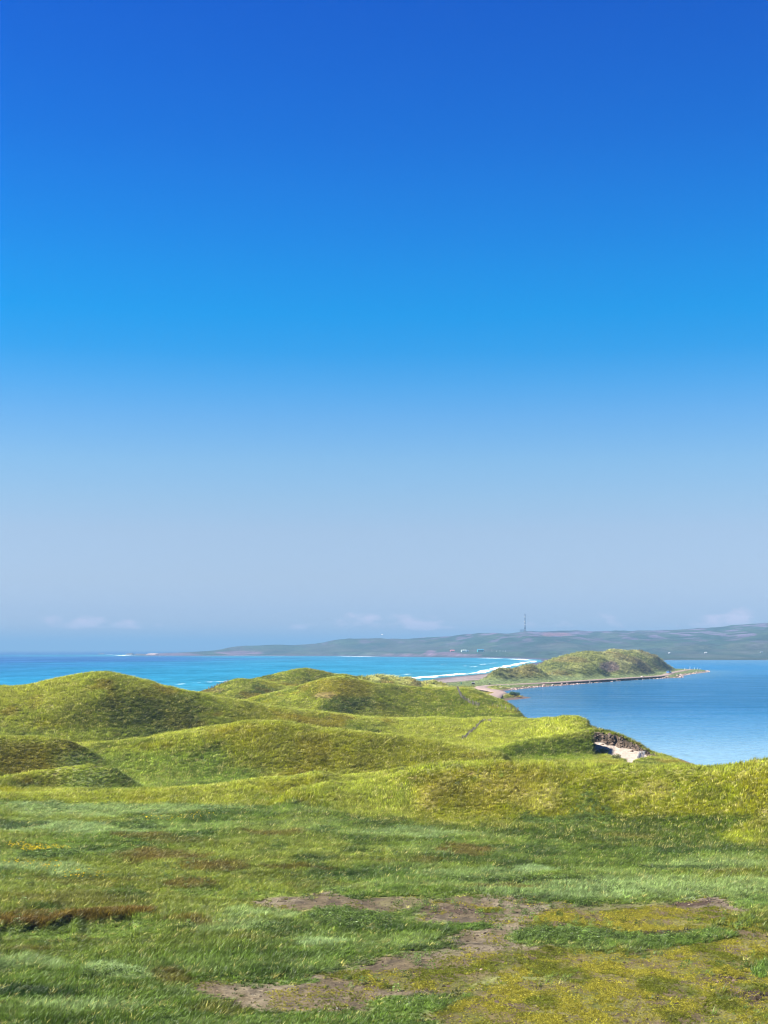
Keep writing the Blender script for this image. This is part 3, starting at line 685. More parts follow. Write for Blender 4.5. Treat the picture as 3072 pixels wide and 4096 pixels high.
# ------------------------------------------------------------------ sea and lagoon
SEA_W = [(-900, 60), (-600, 60)]
div_y = np.array([p for p in range(0, 400, 20)] + list(range(400, 3200, 40)) + [4000, 5000, 7000, 10000, 20000, 70000], float)
mid_line_y = np.array([0, 130, 200, 260, 340, 420, 520, 600, 700, 830, 960, 1110, 1250, 1500, 1900, 2250, 2600, 4000, 9000, 70000], float)
mid_line_x = np.array([-200, 20, 22, 15, 10, 5, 15, 25, 40, 95, 140, 175, 165, 170, 230, 300, 420, 900, 2500, 9000], float)
def water_sheet(name, side, mat, **props):
    ys = np.concatenate([np.arange(0, 400, 20.0), np.geomspace(400, 5200, 520), np.geomspace(5400, 70000, 40)]) if side == 'sea' else np.concatenate([np.arange(0, 140, 20.0), np.geomspace(140, 2700, 260), np.array([4000., 9000., 70000.])])
    t = np.concatenate([np.linspace(0, 1, 170) ** 1.7]) if side == 'sea' else np.linspace(0, 1, 40)
    mx = np.interp(ys, mid_line_y, mid_line_x)
    if side == 'sea':
        far = -np.maximum(700, ys * 0.75) - 600
        XX = mx[:, None] + (far - mx)[:, None] * t[None, :]
    else:
        far = np.maximum(500, ys * 0.9) + 700
        XX = mx[:, None] + (far - mx)[:, None] * t[None, :]
    YY = np.repeat(ys[:, None], XX.shape[1], 1)
    x, y = XX.ravel(), YY.ravel()
    d = seg_dist(x, y, SEA_LINE if side == 'sea' else LAKE_LINE)
    d = np.where(inside(x, y), -d, d)
    z = np.zeros_like(x); foam = np.zeros_like(x)
    if side == 'sea':
        near = np.where(y < 2000, 1.0, 0.0)
        w1 = (fbm(x * .02, y * .012, 3, 81) - .5) * 16
        br = (.55 + .6 * fbm(x * .035, y * .02, 3, 89)) * np.exp(-((d - 8 - w1 * .7) / 6.5) ** 2) * near * sstep(560, 700, y)
        br2 = np.exp(-((d - 46 - w1 * 1.8) / 6.0) ** 2) * near * sstep(.5, .62, fbm(x * .03, y * .01, 3, 82)) * .62
        br3 = np.exp(-((d - 95 - w1 * 2.5) / 7.0) ** 2) * near * sstep(.54, .66, fbm(x * .03, y * .01, 3, 83)) * .55
        fr = np.exp(-((d - 16) / 22.0) ** 2) * (1 - near) * (.35 + .75 * sstep(.46, .6, fbm(x * .006, y * .006, 3, 84)))
        fr2 = np.exp(-((d - 70) / 14.0) ** 2) * np.where((y > 1900) & (x > 20), 1, 0) * sstep(.5, .62, fbm(x * .01, y * .006, 3, 85)) * .8
        rock = np.exp(-(((x + 905) / 28) ** 2 + ((y - 4700) / 110) ** 2)) * .9 + np.exp(-(((x + 820) / 40) ** 2 + ((y - 4600) / 60) ** 2)) * .6
        foam = np.clip(np.maximum.reduce([br * 1.0, br2, br3, fr * .95, fr2, rock]), 0, 1) * .75
        z = 1.15 * br * (.6 + .6 * fbm(x * .05, y * .05, 2, 86)) + .6 * br2 + .5 * br3
        z = np.where(d < 2, np.minimum(z, .12), z)
        sh = np.exp(-np.maximum(d, 0) / 420.0)
        patch = fbm(x * .0035, y * .0016, 4, 87)
        deep = np.array([.0001, .042, .150]); turq = np.array([.0002, .105, .185]); pale = np.array([.030, .150, .190])
        dd = sstep(250, 900, d + (patch - .5) * 900 + np.clip(-x, 0, 2000) * .35)
        c = turq[None] + (deep - turq)[None] * (dd * .9)[:, None]
        c = c + (pale - c) * (np.exp(-np.maximum(d, 0) / 70.0) * .85)[:, None]
        farpale = sstep(4000, 16000, y)
        c = c + (np.array([.001, .045, .140]) - c) * (farpale * .8)[:, None]
    else:
        patch = fbm(x * .012, y * .004, 4, 88)
        c = np.array([.0006, .105, .240])[None] * (0.85 + .4 * (patch - .3))[:, None]
        sh = np.exp(-np.maximum(d, 0) / 16.0)
        c = c + (np.array([.075, .155, .205]) - c) * (sh * .6)[:, None]
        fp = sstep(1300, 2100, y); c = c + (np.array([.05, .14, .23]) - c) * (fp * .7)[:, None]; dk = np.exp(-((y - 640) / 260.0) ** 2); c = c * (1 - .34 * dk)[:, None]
        nr = sstep(420, 200, y); c = c + (np.array([.085, .200, .290]) - c) * (nr * .9)[:, None]; nr = sstep(290, 205, y); c = c + (np.array([.170, .285, .350]) - c) * (nr * .8)[:, None]  # pale sheen of the nearer water put into its colour
    nxx = XX.shape[1]
    idx = np.arange(x.size).reshape(XX.shape)
    q = np.stack([idx[:-1, :-1], idx[:-1, 1:], idx[1:, 1:], idx[1:, :-1]], -1)
    if side == 'sea': q = q[..., ::-1]
    me = mesh_from(name, np.stack([x, y, z], -1), q.reshape(-1, 4))
    smooth(me)
    point_attr(me, "col", 'FLOAT_COLOR', np.concatenate([c, np.ones((len(c), 1))], 1).astype(np.float32))
    point_attr(me, "foam", 'FLOAT', foam.astype(np.float32))
    return link(name, me, mat, None, **props)
water_sheet("sea", 'sea', water_mat("sea water", 0.09, 0.30, 0.18, 0.6, (.010, .004, .01), .12), kind="structure", label="turquoise sea with surf along the beach")
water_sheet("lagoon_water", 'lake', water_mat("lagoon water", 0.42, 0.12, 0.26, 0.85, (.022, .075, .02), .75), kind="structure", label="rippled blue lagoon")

# ------------------------------------------------------------------ road
def drape(x, y):
    return height(np.array([x], float), np.array([y], float))[0]
rp = np.array(ROAD, float)
seg = np.concatenate([[0], np.cumsum(np.hypot(*np.diff(rp, axis=0).T))])
ts = np.linspace(0, seg[-1], 260)
rx = np.interp(ts, seg, rp[:, 0]); ry = np.interp(ts, seg, rp[:, 1])
k = np.ones(9) / 9
rx = np.convolve(np.pad(rx, 4, mode='edge'), k, 'valid'); ry = np.convolve(np.pad(ry, 4, mode='edge'), k, 'valid')
tx, ty = np.gradient(rx), np.gradient(ry); ln = np.hypot(tx, ty); nxv, nyv = -ty / ln, tx / ln
offs = np.array([-2.6, -2.2, -1.1, 0, 1.1, 2.2, 2.6]); crown = np.array([-.25, .10, .14, .17, .14, .10, -.25])
wob = (fbm(ts * .08, ts * 0 + 2, 3, 91) - .5) * 1.1
VX = rx[:, None] + nxv[:, None] * (offs * (1 + 0 * wob[:, None]) + wob[:, None] * .5); VY = ry[:, None] + nyv[:, None] * (offs + wob[:, None] * .5)
VZ = np.full(VX.shape, 1.32) + crown[None, :] + .0
idx = np.arange(VX.size).reshape(VX.shape)
me = mesh_from("road", np.stack([VX, VY, VZ], -1).reshape(-1, 3), np.stack([idx[:-1, :-1], idx[:-1, 1:], idx[1:, 1:], idx[1:, :-1]], -1)[..., ::-1].reshape(-1, 4))
smooth(me)
link("road", me, simple("pinkish gravel", (.185, .135, .112), .95, noise=.18, scale=.35), None, kind="structure", label="pinkish gravel track along the lagoon shore")

# ------------------------------------------------------------------ placing things: the ground point seen at a photo column and row
def hit(u, v, y0=60.0, y1=1235.0):
    ys = np.geomspace(y0, y1, 2600); xs = (u - 1536) * ys / F
    zs = height(xs, ys); vv = row_of(xs, ys, zs)
    ok = np.nonzero(vv <= v)[0]
    if len(ok) == 0:
        i = int(np.argmin(vv))
    else:
        i = int(ok[0])
    return Vector((xs[i], ys[i], zs[i]))

# ------------------------------------------------------------------ grass: tufts scattered as instances
def tuft(name, blades, h, spread, w, lean, droop, mat, seed, segs=2):
    r = np.random.default_rng(seed); v = []; f = []; tn = []
    for i in range(blades):
        a = r.uniform(0, 2 * math.pi); rad = spread * math.sqrt(r.random())
        bx, by = rad * math.cos(a), rad * math.sin(a)
        hh = h * r.uniform(.55, 1.1); dirx = lean * r.uniform(.4, 1.5) + droop * math.cos(a) * r.uniform(.3, 1); diry = droop * math.sin(a) * r.uniform(.3, 1) * 1.0
        th = r.uniform(0, math.pi); wx, wy = math.cos(th) * w * .5, math.sin(th) * w * .5
        ww = r.uniform(.7, 1.3); b = len(v)
        for s in range(segs + 1):
            q = s / segs; k = (1 - q) ** .8 * ww
            cx = bx + dirx * hh * q * q; cy = by + diry * hh * q * q; cz = hh * (q - .22 * q * q * abs(dirx)) - .03
            if s < segs: v += [(cx - wx * k, cy - wy * k, cz), (cx + wx * k, cy + wy * k, cz)]
            else: v.append((cx, cy, cz))
        tn += [float(np.clip(r.lognormal(0, .48), .25, 2.6))] * (len(v) - b)
        for s in range(segs - 1): f.append((b + 2 * s, b + 2 * s + 1, b + 2 * s + 3, b + 2 * s + 2))
        f.append((b + 2 * segs - 2, b + 2 * segs - 1, b + 2 * segs))
    me = bpy.data.meshes.new(name); me.from_pydata(v, [], f); me.materials.append(mat); smooth(me)
    point_attr(me, 'tone', 'FLOAT', np.array(tn, np.float32))
    return bpy.data.objects.new(name, me)
def leafy(name, n, h, spread, size, mat, seed):
    r = np.random.default_rng(seed); v = []; f = []
    for i in range(n):
        a = r.uniform(0, 6.283); q = r.random(); rad = spread * math.sqrt(r.random()) * (1 - .35 * q)
        c = Vector((rad * math.cos(a), rad * math.sin(a), h * q))
        d = Vector((r.normal(), r.normal(), r.normal() * .6 + .5)).normalized(); s = d.orthogonal().normalized() * size * .38; d = d * size * r.uniform(.6, 1.3)
        b = len(v); v += [tuple(c), tuple(c + d * .5 + s), tuple(c + d), tuple(c + d * .5 - s)]; f.append((b, b + 1, b + 2, b + 3))
    me = bpy.data.meshes.new(name); me.from_pydata(v, [], f); me.materials.append(mat)
    point_attr(me, 'tone', 'FLOAT', np.repeat(np.clip(r.lognormal(0, .4, n), .3, 2.4), 4).astype(np.float32))
    return bpy.data.objects.new(name, me)
def clod_obj(name, mat, seed):
    bm = bmesh.new(); bmesh.ops.create_icosphere(bm, subdivisions=1, radius=1); r = np.random.default_rng(seed)
    for v_ in bm.verts: v_.co *= r.uniform(.55, 1.2); v_.co.z *= .6
    me = bpy.data.meshes.new(name); bm.to_mesh(me); bm.free(); me.materials.append(mat)
    point_attr(me, 'tone', 'FLOAT', np.ones(len(me.vertices), np.float32))
    return bpy.data.objects.new(name, me)
M_GRASS = leaf_mat("grass blade"); M_HERB = leaf_mat("herb leaf", gloss=.02); M_YEL = leaf_mat("yellow succulent", gloss=.01, trans=.25); M_FLOW = leaf_mat("flower petal", trans=.2, gloss=0)
def scatter_group(objs):
    g = bpy.data.node_groups.new("scatter", 'GeometryNodeTree')
    g.interface.new_socket("Geometry", in_out='INPUT', socket_type='NodeSocketGeometry'); g.interface.new_socket("Geometry", in_out='OUTPUT', socket_type='NodeSocketGeometry')
    N, L = g.nodes, g.links
    gi = N.new("NodeGroupInput"); go = N.new("NodeGroupOutput")
    ip = N.new("GeometryNodeInstanceOnPoints"); L.new(gi.outputs[0], ip.inputs["Points"])
    jn = N.new("GeometryNodeJoinGeometry")
    for o in objs:
        oi = N.new("GeometryNodeObjectInfo"); oi.inputs["Object"].default_value = o; oi.inputs["As Instance"].default_value = True
        L.new(oi.outputs["Geometry"], jn.inputs[0])
    L.new(jn.outputs[0], ip.inputs["Instance"]); ip.inputs["Pick Instance"].default_value = True
    def attr(name, typ):
        a = N.new("GeometryNodeInputNamedAttribute"); a.data_type = typ; a.inputs[0].default_value = name
        return a.outputs[0]
    L.new(attr("idx", 'INT'), ip.inputs["Instance Index"])
    L.new(attr("rot", 'FLOAT_VECTOR'), ip.inputs["Rotation"]); L.new(attr("scl", 'FLOAT_VECTOR'), ip.inputs["Scale"])
    L.new(ip.outputs[0], go.inputs[0])
    return g
gzy, gzx = np.gradient(GZ)
_dx = np.gradient(GX, axis=1); _dy = np.gradient(GY, axis=0)
SLX = gzx / _dx; SLY = gzy / _dy - SLX * (np.gradient(GX, axis=0) / _dy)
def slope_normal(pos):
    yq = pos[:, 1]; uq = 1536 + F * pos[:, 0] / yq
    nn = np.stack([-grid_lookup(SLX, uq, yq), -grid_lookup(SLY, uq, yq), np.ones(len(pos))], 1)
    return nn / np.linalg.norm(nn, axis=1)[:, None]
def scatter(name, objs, pos, col, scl, rot, **props):
    n = len(pos)
    me = mesh_from(name, pos)
    point_attr(me, "col", 'FLOAT_COLOR', np.concatenate([np.clip(col, .002, .9), np.ones((n, 1))], 1).astype(np.float32))
    point_attr(me, "nrm", 'FLOAT_VECTOR', slope_normal(pos).astype(np.float32))
    point_attr(me, "scl", 'FLOAT_VECTOR', scl.astype(np.float32)); point_attr(me, "rot", 'FLOAT_VECTOR', rot.astype(np.float32))
    point_attr(me, "idx", 'INT', rng.integers(0, len(objs), n).astype(np.int32))
    o = link(name, me, None, None, **props)
    md = o.modifiers.new("scatter", 'NODES'); md.node_group = scatter_group(objs)
    return o
def grid_lookup(arr, U, y):
    i = np.clip(np.searchsorted(gy, y), 0, len(gy) - 1); j = np.clip(np.searchsorted(gu, U), 0, len(gu) - 1)
    return arr[i, j]
def grid_z(U, y):
    i = np.clip(np.searchsorted(gy, y) - 1, 0, len(gy) - 2); j = np.clip(np.searchsorted(gu, U) - 1, 0, len(gu) - 2)
    fy_ = (y - gy[i]) / (gy[i + 1] - gy[i]); fu_ = (U - gu[j]) / (gu[j + 1] - gu[j])
    return (GZ[i, j] * (1 - fu_) + GZ[i, j + 1] * fu_) * (1 - fy_) + (GZ[i + 1, j] * (1 - fu_) + GZ[i + 1, j + 1] * fu_) * fy_
def candidates(n, y0, y1, power, u0=-500, u1=3572):
    # density per square metre falls as y**-power; columns fan out with y
    e = 2 - power
    t = rng.random(n); y = (y0 ** e + t * (y1 ** e - y0 ** e)) ** (1 / e)
    U = rng.uniform(u0, u1, n)
    x = (U - 1536) * y / F
    vis = grid_lookup(GVIS, U, y)
    k = vis | (rng.random(n) < .22)
    x, y, U = x[k], y[k], U[k]
    z = grid_z(U, y)
    k = z > .15
    return x[k], y[k], U[k], z[k]
QUAL = 1.45
# long grass over meadow and dunes
x, y, U, z = candidates(int(760000 * QUAL), 46, 470, 1.15)
JIT = .30
c, hs, mk = paint(x, y, z)
JIT = 0.0
k = (hs > .16) & (rng.random(len(x)) < np.clip(hs * 2.2, 0, 1))
x, y, z, c, hs = x[k], y[k], z[k], c[k], hs[k]; d = mk['d'][k]
n = len(x)
val = .80 * rng.lognormal(0, .26, n) * (0.86 + .28 * sstep(.3, .7, fbm(x * .8, y * .6, 3, 101)))
c = c * np.where(d[:, None] > .5, np.array([[.80, .90, .25]]), np.array([[.68, .77, .42]]))
straw = rng.random(n) < (.04 + .05 * d)
c = c * val[:, None]
c[straw] = c[straw] * .35 + np.array([.36, .33, .10]) * .75
grow = (y / 70) ** .5
ht = (.38 + .08 * d) * hs * grow ** .45 * rng.uniform(.6, 1.3, n) * (.55 + .9 * fbm(x * .35, y * .5, 3, 102))
ht = ht * (.84 - .12 * d)
wd = (.80 - .14 * d) * (.55 + .45 * np.clip(hs, 0, 1)) * grow * rng.uniform(.8, 1.2, n)
dn = d > .5
GT = [tuft("grass_tuft", 13, 1.0, .19, .060, .30, .24, M_GRASS, s) for s in range(6)]
def go_scatter(name, k, objs, **props):
    m = int(k.sum())
    rot = np.stack([rng.normal(0, .10, m), rng.normal(0, .10, m), rng.uniform(-.7, .7, m)], 1)
    scatter(name, objs, np.stack([x, y, z], 1)[k], c[k], np.stack([wd[k], wd[k], ht[k]], 1), rot, **props)
go_scatter("meadow_grass", ~dn, GT, kind="stuff", label="long green and rusty grass of the foreground meadow")
go_scatter("dune_grass", dn, GT, kind="stuff", label="wind-combed olive marram grass on the dunes")
print("grass tufts", n)
# tussocks on the headland and low spit
x, y, U, z = candidates(60000, 470, 1130, 1.0, 1000, 3000)
c, hs, mk = paint(x, y, z)
k = (hs > .3); x, y, z, c = x[k], y[k], z[k], c[k]; n = len(x)
c = c * rng.lognormal(0, .25, n)[:, None]
up = sstep(1.8, 4, z)
s = rng.uniform(.7, 1.5, n) * (.45 + .55 * up)
scatter("headland_grass", GT, np.stack([x, y, z], 1), c, np.stack([s * 3.2, s * 3.2, s * .95], 1), np.stack([np.zeros(n), np.zeros(n), rng.uniform(-.7, .7, n)], 1), kind="stuff", label="tussock grass on the far headland dunes")
# broad leaved herbs
x, y, U, z = candidates(160000, 46, 160, 1.0)
Vf = VH + F * 15 / y
hb = spots(U, Vf, HERB, .7) + .05 * (fbm(x * .2, y * .2, 3, 103) > .6)
k = rng.random(len(x)) < hb * .9
x, y, z = x[k], y[k], z[k]; n = len(x)
LF = [leafy("herb_clump", 60, .9, .5, .17, M_HERB, 300 + s) for s in range(3)]
c = np.array([.056, .090, .016])[None] * rng.lognormal(0, .35, n)[:, None]
s = rng.uniform(.18, .42, n)
scatter("herb_clumps", LF, np.stack([x, y, z], 1), c, np.stack([s * 1.2, s * 1.2, s], 1), np.stack([np.zeros(n), np.zeros(n), rng.uniform(0, 6.28, n)], 1), kind="stuff", label="dark leafy herbs growing among the meadow grass")
# low yellow succulents on the salty ground
x, y, U, z = candidates(760000, 46, 105, 1.0, 700, 3572)
c0, hs, mk = paint(x, y, z)
w = np.clip(mk['yel'] * 1.15 - .1, 0, 1) * (.18 + 1.2 * sstep(.40, .62, fbm(x * 1.0, y * .6, 4, 104))) + .22 * mk['soil'] * sstep(.52, .68, fbm(x * .8, y * .6, 4, 105))
k = rng.random(len(x)) < w * .75
x, y, z = x[k], y[k], z[k]; n = len(x)
YT = [leafy("yellow_plant", 16, .8, .8, .60, M_YEL, 400 + s) for s in range(3)]
tone = sstep(.40, .62, fbm(x * .5, y * .35, 4, 106))[:, None]
c = lerp(np.array([.205, .188, .018])[None], np.array([.095, .108, .008])[None], tone) * rng.lognormal(0, .25, n)[:, None]
s = rng.uniform(.028, .065, n) * rng.lognormal(0, .25, n)
scatter("yellow_succulents", YT, np.stack([x, y, z], 1), c, np.stack([s, s, s * .9], 1), np.stack([np.zeros(n), np.zeros(n), rng.uniform(0, 6.28, n)], 1), kind="stuff", label="low yellow-green plants over the bare flat")
# dark clods and dead stems on bare soil
x, y, U, z = candidates(90000, 46, 110, 1.0, 600, 3572)
c0, hs, mk = paint(x, y, z)
k = rng.random(len(x)) < (.9 * mk['blk'] + .22 * mk['soil'] + .07 * mk['yel'])
x, y, z = x[k], y[k], z[k]; n = len(x)
M_CLOD = leaf_mat("peaty clod", trans=0, gloss=.02)
CL = [clod_obj("clod", M_CLOD, 500 + s) for s in range(3)]
c = np.array([.052, .037, .026])[None] * rng.lognormal(0, .55, n)[:, None]; s = rng.uniform(.018, .06, n) * rng.lognormal(0, .35, n)
scatter("soil_clods", CL, np.stack([x, y, z], 1), c, np.stack([s, s, s], 1), rng.uniform(0, 6, (n, 3)) * np.array([.1, .1, 1]), kind="stuff", label="dark peaty clods strewn over the bare soil")
# yellow flowers at the left
x, y, U, z = candidates(160000, 80, 135, 1.0, -500, 1500)
Vf = VH + F * 15 / y
k = rng.random(len(x)) < spots(U, Vf, FLOWER, .6) * .55
x, y, z = x[k], y[k], z[k]; n = len(x)
FT = [leafy("flower_head", 9, .3, .35, .42, M_FLOW, 600 + s) for s in range(2)]
c = np.array([.42, .32, .01])[None] * rng.lognormal(0, .15, n)[:, None]; s = rng.uniform(.05, .16, n)
scatter("yellow_flowers", FT, np.stack([x, y, z + rng.uniform(.25, .5, n)], 1), c, np.stack([s, s, s], 1), np.stack([np.zeros(n), np.zeros(n), rng.uniform(0, 6.28, n)], 1), kind="stuff", label="yellow wildflowers in the meadow at left")
# ------------------------------------------------------------------ air
hz, hn, hl = new_mat("haze air")
hn.remove(hn["Principled BSDF"])
pv = hn.new("ShaderNodeVolumePrincipled")
pv.inputs["Color"].default_value = (.168, .318, .485, 1)
pv.inputs["Density"].default_value = 0.00019
pv.inputs["Anisotropy"].default_value = 0.0
hl.new(pv.outputs[0], hn["Material Output"].inputs["Volume"])
MB().box((0, 36000, 68), (160000, 76000, 148)).build("haze", hz, None, kind="stuff", label="pale blue summer haze")

# ------------------------------------------------------------------ rocks
M_ROCK = simple("reddish shore rock", (.30, .215, .185), .9, noise=.35, scale=1.2)
M_PALE = simple("pale shore rock", (.30, .245, .215), .9, noise=.25, scale=1.5)
M_DARKROCK = simple("dark wet rock", (.085, .07, .068), .8, noise=.3, scale=.8)
def rock_mesh(name, seed, sub=2, flat=.7):
    bm = bmesh.new(); bmesh.ops.create_icosphere(bm, subdivisions=sub, radius=1); r = np.random.default_rng(seed)
    o = r.uniform(0, 50, 3); cuts = [Vector(r.normal(size=3)).normalized() for _ in range(7)]
    for v_ in bm.verts:
        p = v_.co.copy()
        for cdir in cuts:
            e = p.dot(cdir) - .72
            if e > 0: p -= cdir * e
        k = 1 + .25 * (float(fbm(np.array([p.x * 2 + o[0]]), np.array([p.y * 2 + p.z * 1.7 + o[1]]), 3)[0]) - .5) * 2
        v_.co = Vector((p.x * k, p.y * k, p.z * k * flat))
    me = bpy.data.meshes.new(name); bm.to_mesh(me); bm.free()
    return me
ROCKS = [rock_mesh("boulder", 700 + i) for i in range(5)]
ROCKS_P = [m.copy() for m in ROCKS]
for m in ROCKS: m.materials.append(M_ROCK)
for m in ROCKS_P: m.materials.append(M_PALE)
shore = np.array([p for p in LAKE_LINE if 575 < p[1] < 1110 and p[0] < 300][::-1], float)
sl = np.concatenate([[0], np.cumsum(np.hypot(*np.diff(shore, axis=0).T))])
def on_shore(t, off):
    xx = np.interp(t, sl, shore[:, 0]); yy = np.interp(t, sl, shore[:, 1]); x2 = np.interp(t + 1, sl, shore[:, 0]); y2 = np.interp(t + 1, sl, shore[:, 1])
    dx, dy = x2 - xx, y2 - yy; L = math.hypot(dx, dy) or 1
    return xx - dy / L * off, yy + dx / L * off
r = np.random.default_rng(77)
for i in range(46):
    t = sl[-1] * (i + r.uniform(0, .9)) / 47
    bx_, by_ = on_shore(t, r.uniform(.6, 2.8))
    o = link("boulder", (ROCKS_P if r.random() < .35 else ROCKS)[i % 5], None, None, label="blocky boulder in the rubble edging the lagoon below the gravel track", category="boulder", group="boulders along the lagoon shore")
    o.location = (bx_, by_, max(drape(bx_, by_), 0) + .15); s = r.uniform(.35, 1.0); o.scale = (s * r.uniform(.9, 1.4), s, s * r.uniform(.7, 1)); o.rotation_euler = (0, 0, r.uniform(0, 6))
mb = MB()
for i in range(900):
    t = sl[-1] * r.random(); bx_, by_ = on_shore(t, r.uniform(-.6, 3.2)); s = r.uniform(.16, .5)
    zz = max(float(np.interp(0, [0, 1], [0.05, 0.05])), .05 + .12 * r.random())
    n_ = [Vector((r.normal(), r.normal(), r.normal())).normalized() * s * r.uniform(.7, 1.2) for _ in range(6)]
    c0 = Vector((bx_, by_, zz)); px = [c0 + Vector((s, 0, 0)), c0 + Vector((0, s * 1.1, 0)), c0 + Vector((-s, 0, 0)), c0 + Vector((0, -s, 0)), c0 + Vector((r.uniform(-.3, .3) * s, r.uniform(-.3, .3) * s, s * .8)), c0 + Vector((0, 0, -s * .5))]
    px = [p + Vector((r.normal(), r.normal(), r.normal())) * s * .18 for p in px]
    mb.poly(px, [(0, 1, 4), (1, 2, 4), (2, 3, 4), (3, 0, 4), (1, 0, 5), (2, 1, 5), (3, 2, 5), (0, 3, 5)])
mb.build("shore_rubble", M_ROCK, None, kind="stuff", label="small reddish rubble along the lagoon shore")
# the two pale stones on the grass above the inlet, the dark cairn by the bend
for (u_, v_, s, lab) in [(2003, 2752, .55, "pale yellowish stone on the grass above the small inlet"), (2050, 2755, .6, "white stone lying at the inlet's pebbly edge")]:
    p = hit(u_, v_, 480); o = link("stone", ROCKS_P[2], None, None, label=lab, category="stone"); o.location = p + Vector((0, 0, .1)); o.scale = (s * 1.2, s, s * .7)
p = hit(1958, 2739, 480)
mc = ROCKS[1].copy(); mc.materials.clear(); mc.materials.append(M_DARKROCK)
o = link("stump", mc, None, None, label="dark stump on the verge where the gravel track bends", category="stump"); o.location = p + Vector((0, 0, .3)); o.scale = (.6, .5, .75)
# sea rocks off the far point
for i, (u_, y_, w_, h_, lab) in enumerate([(405, 4900, 15, 3.0, "low dark reef awash, farthest out from the point"), (520, 4500, 16, 5.5, "peaked dark sea rock just off the far point"), (560, 4300, 24, 4.0, "long dark sea rock touching the far point"), (610, 4050, 22, 6.5, "broad reddish rock at the tip of the far point")]):
    mr_ = rock_mesh("sea_rock", 740 + i, 3, 1.0); mr_.materials.append(M_DARKROCK if i < 3 else M_ROCK)
    o = link("sea_rock", mr_, None, None, label=lab, category="rock"); o.location = ((u_ - 1536) * y_ / F, y_, 0); o.scale = (w_, w_ * .8, h_)

# ------------------------------------------------------------------ sand fences: leaning pickets on two wires
M_WOOD = simple("weathered picket wood", (.20, .170, .135), .9, noise=.3, scale=4)
M_WIRE = simple("rusty wire", (.12, .09, .07), .6, metal=.6)
pk_me = MB().box((0, 0, .5), (.085, .03, 1.0)).poly([(-.0425, -.015, 1), (.0425, -.015, 1), (.0425, .015, 1), (-.0425, .015, 1), (0, -.015, 1.07), (0, .015, 1.07)], [(0, 1, 4), (3, 5, 2), (1, 2, 5, 4), (0, 4, 5, 3)]).mesh("picket")
pk_me.materials.append(M_WOOD)
def sand_fence(path, npk, hgt, label, y0=60, tilt=.12, seed=0, fixed_y=None):
    r = np.random.default_rng(900 + seed)
    pts = []
    for (u_, v_) in path:
        if fixed_y:
            xx = (u_ - 1536) * fixed_y / F; pts.append(Vector((xx, fixed_y, drape(xx, fixed_y))))
        else:
            pts.append(hit(u_, v_ + 2, y0))
    L = [0]
    for a, b in zip(pts[:-1], pts[1:]): L.append(L[-1] + (b.xy - a.xy).length)
    base = pts[len(pts) // 2].copy()
    root = empty("sand_fence", base, 0, label=label, category="fence", group="picket sand fences on the dunes")
    xs = np.interp(np.linspace(0, L[-1], npk), L, [p.x for p in pts]); ys = np.interp(np.linspace(0, L[-1], npk), L, [p.y for p in pts]); zs = height(xs, ys)
    for i in range(npk):
        o = bpy.data.objects.new("picket", pk_me); COL.objects.link(o); o.parent = root
        o.location = Vector((xs[i], ys[i], zs[i] - .12)) - base; hh = hgt * r.uniform(.75, 1.15)
        o.rotation_euler = (r.normal(0, tilt), r.normal(0, tilt), r.uniform(-.5, .5)); o.scale = (1.5, 1.5, hh)
    for q in (.35, .75):
        w = MB()
        for i in range(npk - 1):
            a = Vector((xs[i], ys[i], zs[i] - .12 + hgt * q)) - base; b = Vector((xs[i + 1], ys[i + 1], zs[i + 1] - .12 + hgt * q)) - base
            w.bar(a, b, .012, n=3)
        w.build("wire", M_WIRE, root)
sand_fence([(1829, 2757), (1841, 2783), (1849, 2796), (1867, 2805), (1884, 2817), (1897, 2822), (1917, 2826)], 60, 1.1, "grey picket fence running down the olive dune from its crest", 280, seed=1)
sand_fence([(1968, 2825), (1993, 2829), (2018, 2837), (2044, 2844), (2069, 2851), (2092, 2863), (2117, 2876)], 46, 1.0, "half-buried picket fence descending toward the lagoon below the olive dune", 270, seed=2)
sand_fence([(1849, 2960), (1879, 2937), (1897, 2922), (1912, 2907), (1922, 2895), (1937, 2888), (1955, 2888), (1963, 2891)], 62, .8, "bent picket fence climbing the pale grass slope nearest the camera", 205, seed=3)
sand_fence([(835, 2760), (865, 2750), (886, 2745), (912, 2741)], 26, 1.0, "ragged picket fence on the bare sandy knoll against the sea", 300, tilt=.2, seed=4, fixed_y=398)
p = hit(1788, 2742, 400)
MB().bar((0, 0, 0), (.05, .1, 1.5), .11, .09).box((0, 0, 1.35), (.3, .06, .12)).build("marker_post", M_WOOD, None, label="short pale marker post on the low dune above the beach", category="post").location = p

# ------------------------------------------------------------------ slump at the sand pit
M_EARTH = simple("dark dune earth", (.085, .060, .042), .95, noise=.4, scale=3)
M_GREYWOOD = simple("silvered slats", (.42, .39, .36), .85, noise=.2, scale=5)
r = np.random.default_rng(31)
mb = MB()
for i in range(150):
    u_ = r.uniform(2378, 2625)
    rim = float(np.interp(u_, [2340, 2369, 2462, 2554, 2615, 2650], [226.5, 225.0, 222.5, 219.5, 215.5, 212]))
    y_ = rim - abs(r.normal(1.5, 1.1)); x_ = (u_ - 1536) * y_ / F; s = r.uniform(.10, .34)
    c0 = Vector((x_, y_, drape(x_, y_) + s * .2))
    px = [c0 + Vector(q) * s + Vector((r.normal(), r.normal(), r.normal())) * s * .3 for q in ((1, 0, 0), (0, 1, 0), (-1, 0, 0), (0, -1, 0), (0, 0, .8), (0, 0, -.8))]
    mb.poly(px, [(0, 1, 4), (1, 2, 4), (2, 3, 4), (3, 0, 4), (1, 0, 5), (2, 1, 5), (3, 2, 5), (0, 3, 5)])
mb.build("earth_clods", M_EARTH, None, kind="stuff", label="dark earth clods slumped under the rim of the sand pit")
p = hit(2562, 3034, 198)
